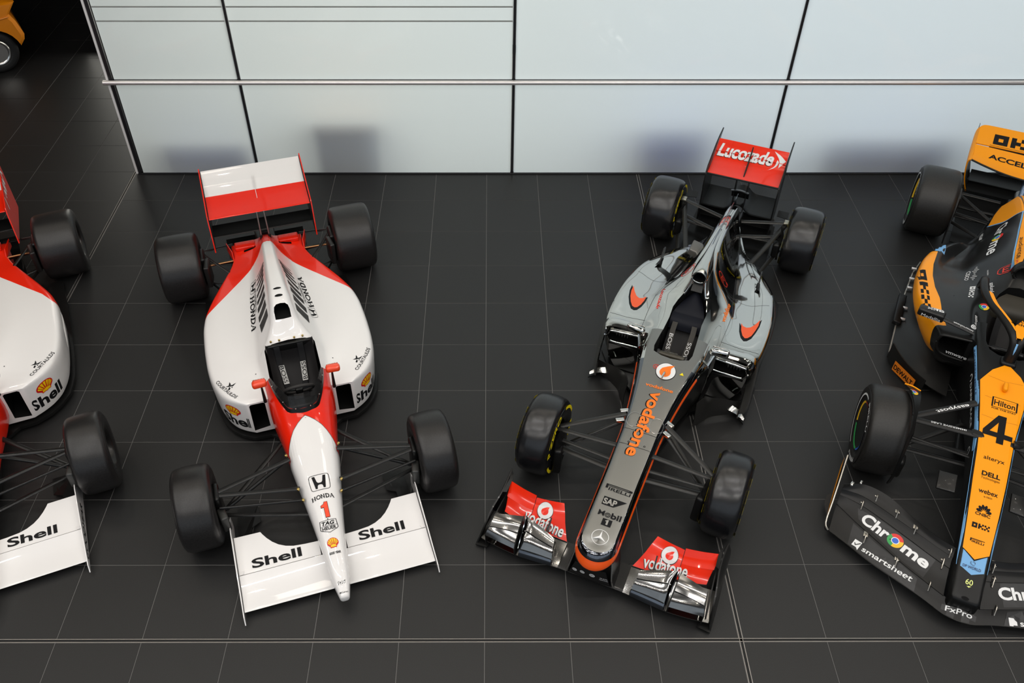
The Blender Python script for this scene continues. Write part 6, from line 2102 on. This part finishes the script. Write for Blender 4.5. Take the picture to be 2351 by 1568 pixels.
        tube('mirror_stalk', [(-1.155, sg * .29, .668), (-1.16, sg * .42, .695), (-1.175, sg * .56, .715)], .026, CARB, mi, 10, .55, k=4)
        if sg < 0:
            tm = bvh(mi)
            dtext('Medallia', (-1.0, -.728, .698), (-.98, -.572, .698), .034, W, mi, tm, bold=0, up=(0, 0, 1), D=(-1, 0, 0), off=.002)
            dec('check_lettering', OKX, (-1.215, -.565, 1.2), (0, -.13, 0), (.026, 0, 0), W, mi, tm)
            dtext('smartsheet', (-1.162, -.30), (-1.172, -.47), .022, W, mi, bvh(*[c for c in mi.children if 'stalk' in c.name]), z=1.2, bold=.012, up=(1, 0, 0))
    plate('halo_tip_panel', [(-.985, -.022, .868), (-.985, .022, .868), (-1.09, .05, .90), (-1.18, .0, .905), (-1.09, -.05, .90)], .004, PAP, car)
    hb = bvh(*[c for c in car.children if c.name.startswith('halo')] + [d for c in car.children if c.name.startswith('halo') for d in c.children])
    dtext('Goldman', (-1.145, -.085), (-1.145, .09), .026, K, car, hb, z=1.3, bold=.01, off=.003)
    dtext('Sachs', (-1.112, -.085), (-1.112, .04), .026, K, car, hb, z=1.3, bold=.01, off=.003)
    tube('halo_pillar_trim', [(-.918, 0, .66), (-.935, 0, .77), (-.965, 0, .825)], .020, BLUE, car, 8, .6, k=3)
    rbox('pillar_foot', (-.93, 0, .645), (.10, .12, .045), .018, MATB, car)
    sheet('seat', [[(x, y, z + 2.0 * y * y) for y in (-.17, -.08, 0, .08, .17)] for x, z in ((-1.68, .56), (-1.56, .46), (-1.42, .36), (-1.25, .28))], .02, LEATHER, car, k=4)
    pad = M('bronze_headrest', (.022, .018, .010), .55)
    sheet('headrest', [[(-1.80, y, .69) for y in (-.08, 0, .08)], [(-1.73, y, .668) for y in (-.14, 0, .14)], [(-1.64, y, .63) for y in (-.17, 0, .17)], [(-1.62, y, .55) for y in (-.17, 0, .17)]], .02, pad, car, k=4)
    for sg in (-1, 1):
        ribbon('shoulder_belt', [(-1.60, sg * .08, .60), (-1.45, sg * .08, .48), (-1.28, sg * .07, .38)], .05, .004, WEB, car)
    sw = rbox('steering_wheel', (-1.14, 0, .56), (.05, .27, .13), .022, SATIN, car, rot=(0, radians(28), 0))
    rbox('wheel_display', (-1.168, 0, .572), (.012, .10, .05), .004, M('display_dark'), sw, rot=(0, radians(28), 0))
    tube('cross_brace', [(-1.13, -.19, .60), (-1.10, .0, .615), (-1.13, .19, .60)], .010, SATIN, car, 8, k=3)
    # ---- rear
    rbox('gearbox', (-3.72, 0, .32), (.36, .18, .24), .03, FIN, car)
    tube('exhaust', [(-3.55, 0, .50), (-3.85, 0, .53)], .055, GREYMET, car, 14)
    tube('wing_swan_neck', [(-3.70, 0, .48), (-3.86, 0, .68), (-4.02, 0, .80)], .030, M('blue_grey_metal', (.10, .14, .20), .25, .9), car, 10, .6, k=4)
    sheet('diffuser', [[(-3.4, y, .06) for y in (-.5, -.2, .2, .5)], [(-3.9, y, .14) for y in (-.5, -.2, .2, .5)], [(-4.2, y, .30) for y in (-.52, -.2, .2, .52)]], .012, FIN, car, k=4)
    hs = .575
    def rwrow(dx, z, ys=(-1, -.8, -.4, 0, .4, .8, 1)):
        return [(dx(abs(q)), q * hs, z(abs(q))) for q in ys]
    ys = (-1, -.93, -.75, -.4, 0, .4, .75, .93, 1)
    sheet('rear_wing_main', [[(-3.79 - .02 * abs(q) ** 2 * 4 * 0 - .10 * max(0, abs(q) - .5), q * hs, .735 + .075 * abs(q) ** 1.5) for q in ys],
                             [(-3.92 - .05 * max(0, abs(q) - .5), q * hs, .745 + .07 * abs(q) ** 1.5) for q in ys],
                             [(-4.075, q * hs, .850 + .012 * abs(q)) for q in ys]], .016, None, car, k=4, mats=[PAP, FIN])
    sheet('rear_wing_flap', [[(-4.085 - .0 * abs(q), q * hs, .872 + .0 * abs(q)) for q in ys], [(-4.19, q * hs, .905) for q in ys], [(-4.33 + .03 * max(0, abs(q) - .9) * 10, q * (hs - .0), .975 - .25 * max(0, abs(q) - .93)) for q in ys]], .012, None, car, k=4, mats=[PAP, FIN])
    tube('wing_edge', [(-3.785 - .10 * max(0, abs(q) - .5), q * hs, .733 + .075 * abs(q) ** 1.5) for q in ys], .010, MATB, car, 8, k=3)
    rwm = [o for o in car.children if o.name.startswith('rear_wing')]
    trw = bvh(*rwm)
    for sg in (-1, 1):
        y = sg * (hs + .006)
        # blended tip
        sheet('wing_tip', [[(-4.32, sg * (hs - .01), .955), (-4.08, sg * (hs - .005), .865), (-3.85, sg * (hs - .005), .800)], [(-4.31, y + sg * .012, .90), (-4.08, y + sg * .016, .82), (-3.86, y + sg * .016, .77)], [(-4.27, y + sg * .006, .78), (-4.08, y + sg * .01, .72), (-3.88, y + sg * .006, .66)], [(-4.2, y - sg * .03, .62), (-4.08, y - sg * .025, .56), (-3.93, y - sg * .035, .50)], [(-4.12, y - sg * .09, .42), (-4.06, y - sg * .09, .38), (-3.98, y - sg * .09, .36)]], .012, None, car, k=4, mats=[PAP, MATB], up=(0, sg, 0))
        plate('gurney_tab', [(-4.36, y, .93), (-4.40, y, .95), (-4.38, y, .90)], .004, MATB, car)
    wing('beam_wing', [(-.50, -4.03, .46, -4.20, .51, .02, .02), (.50, -4.03, .46, -4.20, .51, .02, .02)], [FIN, FIN], car)
    wing('beam_wing', [(-.50, -3.96, .38, -4.13, .43, .02, .02), (.50, -3.96, .38, -4.13, .43, .02, .02)], [FIN, FIN], car)
    dec('check_lettering', OKX, (-4.118, -.418, 1.4), (0, .47, 0), (-.125, 0, 0), K, car, trw, maxe=.06)
    dec('wing_slot', poly2d([tuple(p) for p in [(-4.088, -.54), (-4.078, -.44), (-4.075, 0), (-4.078, .44), (-4.088, .54), (-4.096, .44), (-4.097, 0), (-4.096, -.44)]]), (0, 0, 1.4), (1, 0, 0), (0, 1, 0), DARK, car, trw, maxe=.05)
    dtext('ACCELERATE', (-3.955, -.420), (-3.955, .30), .048, K, car, trw, z=1.4, bold=.03)
    # ---- wheels
    for sg in (-1, 1):
        for (x, y, r, w_) in ((0, sg * .80, .360, .315), (-3.62, sg * .795, .360, .410)):
            wl = wheel(car, x, y, r, w_, .235, RUBBER_MATT, sg, M('grey_wheel_nut', (.4, .4, .4), .3, .9), shoulder=.04, steer=radians(9) if x == 0 else radians(2))
            yo = y + sg * w_ * .47
            lathe('wheel_cover', [(sg * w_ * .44, .232), (sg * w_ * .46, .20), (sg * w_ * .40, .10), (sg * w_ * .38, .04), (sg * w_ * .43, .0)], BLACK, wl, 40, 'y', centre=(x, y, r))
            for a0, m in ((40, M('emblem_red_print')), (130, M('emblem_yellow_print')), (220, M('green_print')), (310, M('blue_print'))):
                V, F = ring2d(0, 0, .155, .205, 10, a0, a0 + 84)
                mob('cover_stripe', [(x + a, y + sg * (w_ * .461 + .002 - .5 * max(0, .2 - math.hypot(a, b)) * .6), r + b) for a, b in V], F, m, wl, False)
            V, F = ring2d(0, 0, .252, .268, 40, 100, 260)
            mob('tyre_band', [(x + a, y + sg * (w_ * .5005), r + b) for a, b in V], F, W, wl, False)
            V, F = text2d('PIRELLI', .02, 0)
            for c0 in (60, 300):
                out = []
                for u, t in V:
                    a = radians(c0 + (48 * u - 24) * sg)
                    rr = .272 + .034 * t
                    out.append((x + rr * cos(a), y + sg * (w_ * .502 - .03 * max(0, rr - .29)), r + rr * sin(a)))
                mob('tyre_lettering', out, F, W, wl, False)
    for sg in (-1, 1):
        # wake deflector over the inner edge of the front tyre
        arc = []
        for k, a in enumerate((150, 128, 106, 84, 62, 40, 18, -6, -30)):
            ra = radians(a)
            arc.append((a, .405 * cos(ra), .36 + .405 * sin(ra)))
        df = sheet('wheel_deflector', [[(x, sg * (.735 - .10 * min(1, i / 2.5)), z) for i, (a, x, z) in enumerate(arc[1:])], [(x * .96, sg * .615, .36 + (z - .36) * .96) for a, x, z in arc[1:]]], .010, MATB, car, k=4)
        if sg < 0:
            chrome_disc(car, bvh(df), (-.075, -.702, 1.1), (0, .064, 0), (-.085, 0, 0))
            tube('deflector_edge', [(-.252, -.737, .684), (-.245, -.68, .690), (-.238, -.612, .672)], .006, PAP, df, 6, k=3)
        rbox('brake_duct', (.16, sg * .585, .20), (.12, .07, .20), .03, FIN, car)
        rbox('front_upright', (.0, sg * .60, .36), (.22, .06, .34), .03, FIN, car)
        plate('rear_deflector', [(-3.52, sg * .575, .60), (-3.40, sg * .575, .50), (-3.30, sg * .575, .28), (-3.26, sg * .575, .10), (-3.34, sg * .575, .16), (-3.42, sg * .575, .42), (-3.54, sg * .575, .54)], .012, BLACK, car)
        rbox('rear_upright', (-3.62, sg * .575, .36), (.26, .06, .34), .03, FIN, car)
        hub = (-.06, sg * .60, .50)
        a1 = arm(car, (-.12, sg * .60, .50), (-.40, sg * .18, .58), .062, .5, FIN)
        a2 = arm(car, (-.09, sg * .60, .50), (-.10, sg * .10, .535), .066, .5, FIN)
        lathe('arm_fairing', [(0, .040), (.05, .030), (.085, .0)], FIN, car, 10, 'y', centre=(-.105, sg * .12, .535)) if sg > 0 else rbox('arm_fairing', (-.108, -.13, .533), (.07, .10, .035), .015, FIN, car)
        arm(car, (-.03, sg * .60, .33), (-.03, sg * .13, .37), .056, .5, FIN)
        arm(car, (.01, sg * .60, .25), (.0, sg * .13, .28), .050, .5, FIN)
        arm(car, (-.06, sg * .60, .20), (-.46, sg * .18, .26), .046, .5, FIN)
        arm(car, (.03, sg * .60, .42), (.05, sg * .13, .42), .026, .6, FIN, 'track_rod')
        if sg < 0:
            dtext('easypost', (-.355, -.240), (-.215, -.455), .030, W, car, bvh(a1), z=1, bold=.012, up=(.55, .8, 0))
            dtext('IMMERSIVE LABS', (-.107, -.215), (-.100, -.47), .019, W, car, bvh(a2), z=1, bold=.015, up=(1, 0, 0))
        # rear arms
        arm(car, (-3.73, sg * .56, .46), (-3.72, sg * .16, .46), .042, .6, FIN)
        arm(car, (-3.70, sg * .56, .46), (-3.42, sg * .22, .40), .042, .6, FIN)
        arm(car, (-3.62, sg * .56, .36), (-3.55, sg * .18, .40), .036, .8, FIN, 'drive_shaft')
        arm(car, (-3.58, sg * .56, .30), (-3.46, sg * .22, .34), .046, .6, FIN)
        arm(car, (-3.50, sg * .56, .24), (-3.20, sg * .25, .30), .046, .6, FIN)
        arm(car, (-3.66, sg * .56, .22), (-3.66, sg * .15, .22), .040, .6, FIN)
        # nose camera pods
        rbox('camera_pod', (.315, sg * .255, .355), (.17, .135, .020), .008, CARB, car, rot=(radians(-6) * sg, radians(8), 0))
    # ---- front wing, four elements per side swept back to the endplates
    yy = [.0, .06, .12, .245, .43, .62, .80, .95]
    le = [1.318, 1.312, 1.295, 1.235, 1.165, 1.095, 1.005, .935]
    e1 = [1.215, 1.210, 1.185, 1.125, 1.030, .915, .805, .700]
    e2 = [None, None, .980, .930, .842, .755, .685, .660]
    e3 = [None, None, .916, .865, .785, .705, .640, .642]
    e4 = [None, None, .872, .832, .735, .612, .575, .640]
    zl = [.085, .085, .085, .082, .078, .075, .072, .07]
    z1 = [.135, .135, .137, .137, .135, .135, .135, .135]
    for sg in (-1, 1):
        def el(name, A, B, za, zb_, i0, sag=.008, m=(FIN, FIN)):
            rows = [[(A[i], sg * yy[i], za[i]) for i in range(i0, 8)], [((A[i] + B[i]) / 2, sg * yy[i], (za[i] + zb_[i]) / 2 - sag) for i in range(i0, 8)], [(B[i], sg * yy[i], zb_[i]) for i in range(i0, 8)]]
            return sheet(name, rows, .007, None, car, k=4, mats=list(m) if sg > 0 else list(m))
        m1 = el('front_wing_main', le, e1, zl, z1, 0)
        f1 = el('front_wing_flap', [x + .012 if x else x for x in e1], e2, [z + .008 for z in z1], [.20] * 8, 2)
        f2 = el('front_wing_flap', [x + .010 if x else x for x in e2], e3, [.206] * 8, [.25] * 8, 2)
        f3 = el('front_wing_flap', [x + .010 if x else x for x in e3], e4, [.255] * 8, [.305] * 8, 2)
        tw = bvh(m1, f1)
        # black print grounds and wordmarks
        G2 = M('black_ground_print', (.006, .006, .007), .35)
        gp = [(.735, .80), (.80, .83), (1.11, .20), (1.0, .21), (.90, .36), (.80, .55)]
        dec('print_ground', poly2d([(x, sg * y) for x, y in [(.720, .800), (.800, .775), (.918, .60), (1.030, .43), (1.110, .27), (.955, .215), (.855, .43), (.772, .62)]]), (0, 0, 1), (1, 0, 0), (0, 1, 0), G2, car, tw, off=.001, maxe=.05)
        dec('print_ground', poly2d([(x, sg * y) for x, y in [(.83, .80), (1.0, .80), (1.09, .62), (1.16, .43), (1.21, .30), (1.12, .30), (1.02, .47), (.94, .62)]]), (0, 0, 1), (1, 0, 0), (0, 1, 0), G2, car, tw, off=.001, maxe=.05)
        if sg < 0:
            b0, b1 = Vector((.810, -.765, 1)), Vector((1.040, -.265, 1))
            d = b1 - b0
            up = Vector((-d.y, d.x, 0)).normalized()

            def wd(t, u0, u1, h=.082, b=.035):
                dtext(t, b0 + d * u0, b0 + d * u1, h, W, car, tw, bold=b, off=.0026)
            wd('Chr', 0, .40)
            wd('me', .62, 1.0)
            c0 = b0 + d * .395 - up * .014
            chrome_disc(car, tw, c0, d.normalized() * .118, up * .100)
            dtext('smartsheet', (1.022, -.700), (1.148, -.335), .040, W, car, tw, z=1, bold=.015, off=.0026)
            dec('tick_emblem', poly2d([(0, 0), (.68, 0), (1, -.3), (1, 1), (0, 1)]), (.995, -.775, 1), (.018, .052, 0), (-.050, .018, 0), W, car, tw, off=.0024)
            dec('tick_emblem', line2d([(.2, .5), (.42, .25), (.9, .8)], .13), (.995, -.775, 1), (.018, .052, 0), (-.050, .018, 0), G2, car, tw, off=.0036)
        else:
            b0, b1 = Vector((1.065, .235, 1)), Vector((.835, .735, 1))
            d = b1 - b0
            dtext('Chr', b0, b0 + d * .40, .082, W, car, tw, bold=.035, off=.0026)
            dtext('me', b0 + d * .62, b1, .082, W, car, tw, bold=.035, off=.0026)
            up = Vector((-d.y, d.x, 0)).normalized()
            chrome_disc(car, tw, b0 + d * .395 - up * .014, d.normalized() * .118, up * .10)
            dec('tick_emblem', poly2d([(0, 0), (.68, 0), (1, -.3), (1, 1), (0, 1)]), (1.195, .335, 1), (-.018, .052, 0), (-.050, -.018, 0), W, car, tw, off=.0024)
            dtext('smartsheet', (1.165, .405), (1.03, .72), .040, W, car, tw, z=1, bold=.015, off=.0026)
        # stays between the elements
        for (x, y, z, l) in ((.93, .70, .125, .07), (1.045, .46, .128, .07), (1.145, .22, .13, .07), (.69, .78, .20, .07), (.635, .70, .262, .05), (.72, .54, .262, .05), (.81, .40, .262, .05), (.955, .17, .20, .09), (.895, .145, .26, .07)):
            rbox('stay_foot', (x - .03, sg * y, z + .016), (.05, .034, .006), .003, M('stay_metal', (.52, .48, .42), .3, .95), car)
            tube('flap_stay', [(x - .03, sg * y, z + .02), (x, sg * y, z + .038), (x + l * .6, sg * y, z - .005)], .0048, M('stay_metal'), car, 6, k=3)
        rbox('flap_adjuster', (.615, sg * .895, .305), (.045, .026, .03), .008, STEEL, car, rot=(0, 0, sg * radians(12)))
        rbox('flap_adjuster', (.575, sg * .835, .312), (.04, .02, .026), .008, STEEL, car, rot=(0, 0, sg * radians(12)))
        # endplate
        ep = sheet('front_wing_endplate', [[(.94, sg * .955, .062), (.915, sg * .985, .075), (.75, sg * .985, .085), (.52, sg * .985, .10), (.36, sg * .98, .14)], [(.935, sg * .960, .08), (.905, sg * .992, .11), (.75, sg * .988, .19), (.55, sg * .982, .26), (.355, sg * .978, .32)]], .010, None, car, k=4, mats=[FIN, FIN])
        tube('endplate_edge', [(.94, sg * .958, .082), (.905, sg * .990, .114), (.75, sg * .987, .195), (.55, sg * .982, .265), (.355, sg * .978, .325)], .007, M('edge_metal'), car, 6, k=4)
        q = [(.86, .10), (.74, .11), (.56, .13), (.37, .20), (.36, .30), (.56, .24), (.74, .175)]
        mob('livery_panel', [(x, sg * .9945, z) for x, z in q], [tuple(range(7))], PAP, car, False)
        plate('dive_plane', [(.80, sg * .99, .06), (.70, sg * 1.03, .07), (.62, sg * 1.03, .09), (.58, sg * .99, .10)], .008, FIN, car)
    dec('print_ground', poly2d([(1.20, -.115), (1.30, -.115), (1.318, 0), (1.30, .115), (1.20, .115)]), (0, 0, 1), (1, 0, 0), (0, 1, 0), M('black_ground_print'), car, bvh(*[o for o in car.children if o.name.startswith('front_wing_main')]), off=.001, maxe=.04)
    tw2 = bvh(*[o for o in car.children if o.name.startswith('front_wing_main')])
    dtext('FxPro', (1.278, -.088), (1.268, .088), .036, W, car, tw2, z=1, bold=.012, off=.003)
    return car


Dc = orange_car('orange and black racing car with race number 4, cut by the right edge', (3.903, 1.267, 0), -116.4)
# ================================================================ second red and white car, cut by the left edge
A, At = white_car('red and white racing car without mirror paint, cut by the left edge', (-3.944, 1.071, 0), -67.1, wide=.065, mirror_mat=M('mirror_white', (.82, .80, .79), .25, coat=.8), variant='A')
A['label'] = 'red and white racing car with white mirrors, cut off by the left edge'


# ================================================================ orange road car, far left
def road_car(label, loc, deg):
    car = thing('sports_car', label, 'car', loc, radians(deg))
    OR = M('deep_orange_paint', (0.92, 0.28, 0.003), 0.35, coat=0.4)
    # x runs forward from the tail; the tail end is at x = 0; width 1.7 in y (near flank at y = 0)
    L = 3.9
    prof = [(.20, .20), (.02, .40), (.0, .47), (.05, .66), (.10, .76), (-.02, .90), (.16, .915), (.50, .86), (1.0, .98), (1.7, 1.08), (2.3, 1.02), (2.8, .74), (3.5, .62), (3.88, .44), (3.84, .22)]
    V, F = [], []
    cs = [(0.0, .0), (.03, .035), (.85, .06), (1.67, .035), (1.70, .0)]
    n = len(prof)
    for y, g in cs:
        for x, z in prof:
            inset = (.05 if g == 0 else 0)
            V.append((-(x + inset * (1 if x < 1 else (-1 if x > 3 else 0))), y + (.16 * max(0, z - .62) if y < .5 else (-.16 * max(0, z - .62) if y > 1.2 else 0)), z - inset * .4 * (z > .7)))
    for i in range(len(cs) - 1):
        for j in range(n):
            j2 = (j + 1) % n
            F.append((i * n + j, i * n + j2, (i + 1) * n + j2, (i + 1) * n + j))
    F.append(tuple(range(n - 1, -1, -1)))
    F.append(tuple((len(cs) - 1) * n + j for j in range(n)))
    body = mob('car_body', V, F, OR, car, True, None, 30)
    cuts = []
    for x in (-.42, -2.95):
        c = [(x + .335 * cos(a), .27 + .335 * sin(a)) for a in np.linspace(0, 2 * pi, 28, endpoint=False)]
        cuts.append(prism(c, -.2, .34, 'y'))
        cuts.append(prism(c, 1.36, 1.95, 'y'))
    cut(body, cuts, sharp=30)
    tbx = bvh(body)
    dec('white_roundel', disc2d(.5, .5, .5, 32), (-.55, 0, .62), (-.42, 0, 0), (0, 0, .40), WPRINT, car, tbx, D=(0, 1, 0), off=.003)
    tube('body_crease', [(-.12, .018, .735), (-.6, .012, .70), (-1.6, .01, .68)], .010, OR, car, 6)
    rb = M('road_tyre', (.014, .014, .014), .6)
    for x in (-.42, -2.95):
        for y, s in ((.12, -1), (1.58, 1)):
            wl = wheel(car, x, y, .285, .19, .172, rb, s, STEEL, rim_mat=M('dull_metal'), shoulder=.03)
            lathe('trim_ring', [(s * .086, .178), (s * .100, .165), (s * .098, .150), (s * .084, .135)], STEEL, wl, 40, 'y', centre=(x, y, .285))
            lathe('hub_cap', [(s * .050, .10), (s * .075, .06), (s * .080, 0)], STEEL, wl, 32, 'y', centre=(x, y, .285))
    gl = M('dark_glass', (.01, .012, .014), .06)
    mob('side_window', [(-.95, .048, .88), (-2.2, .048, .90), (-2.05, .072, .99), (-1.7, .078, 1.03), (-1.1, .066, .965)], [(0, 1, 2, 3, 4)], gl, car, False)
    return car


Ec = road_car('deep orange sports car with white roundel and chrome wheel trims, far left', (-6.41, 8.75, 0), 32)
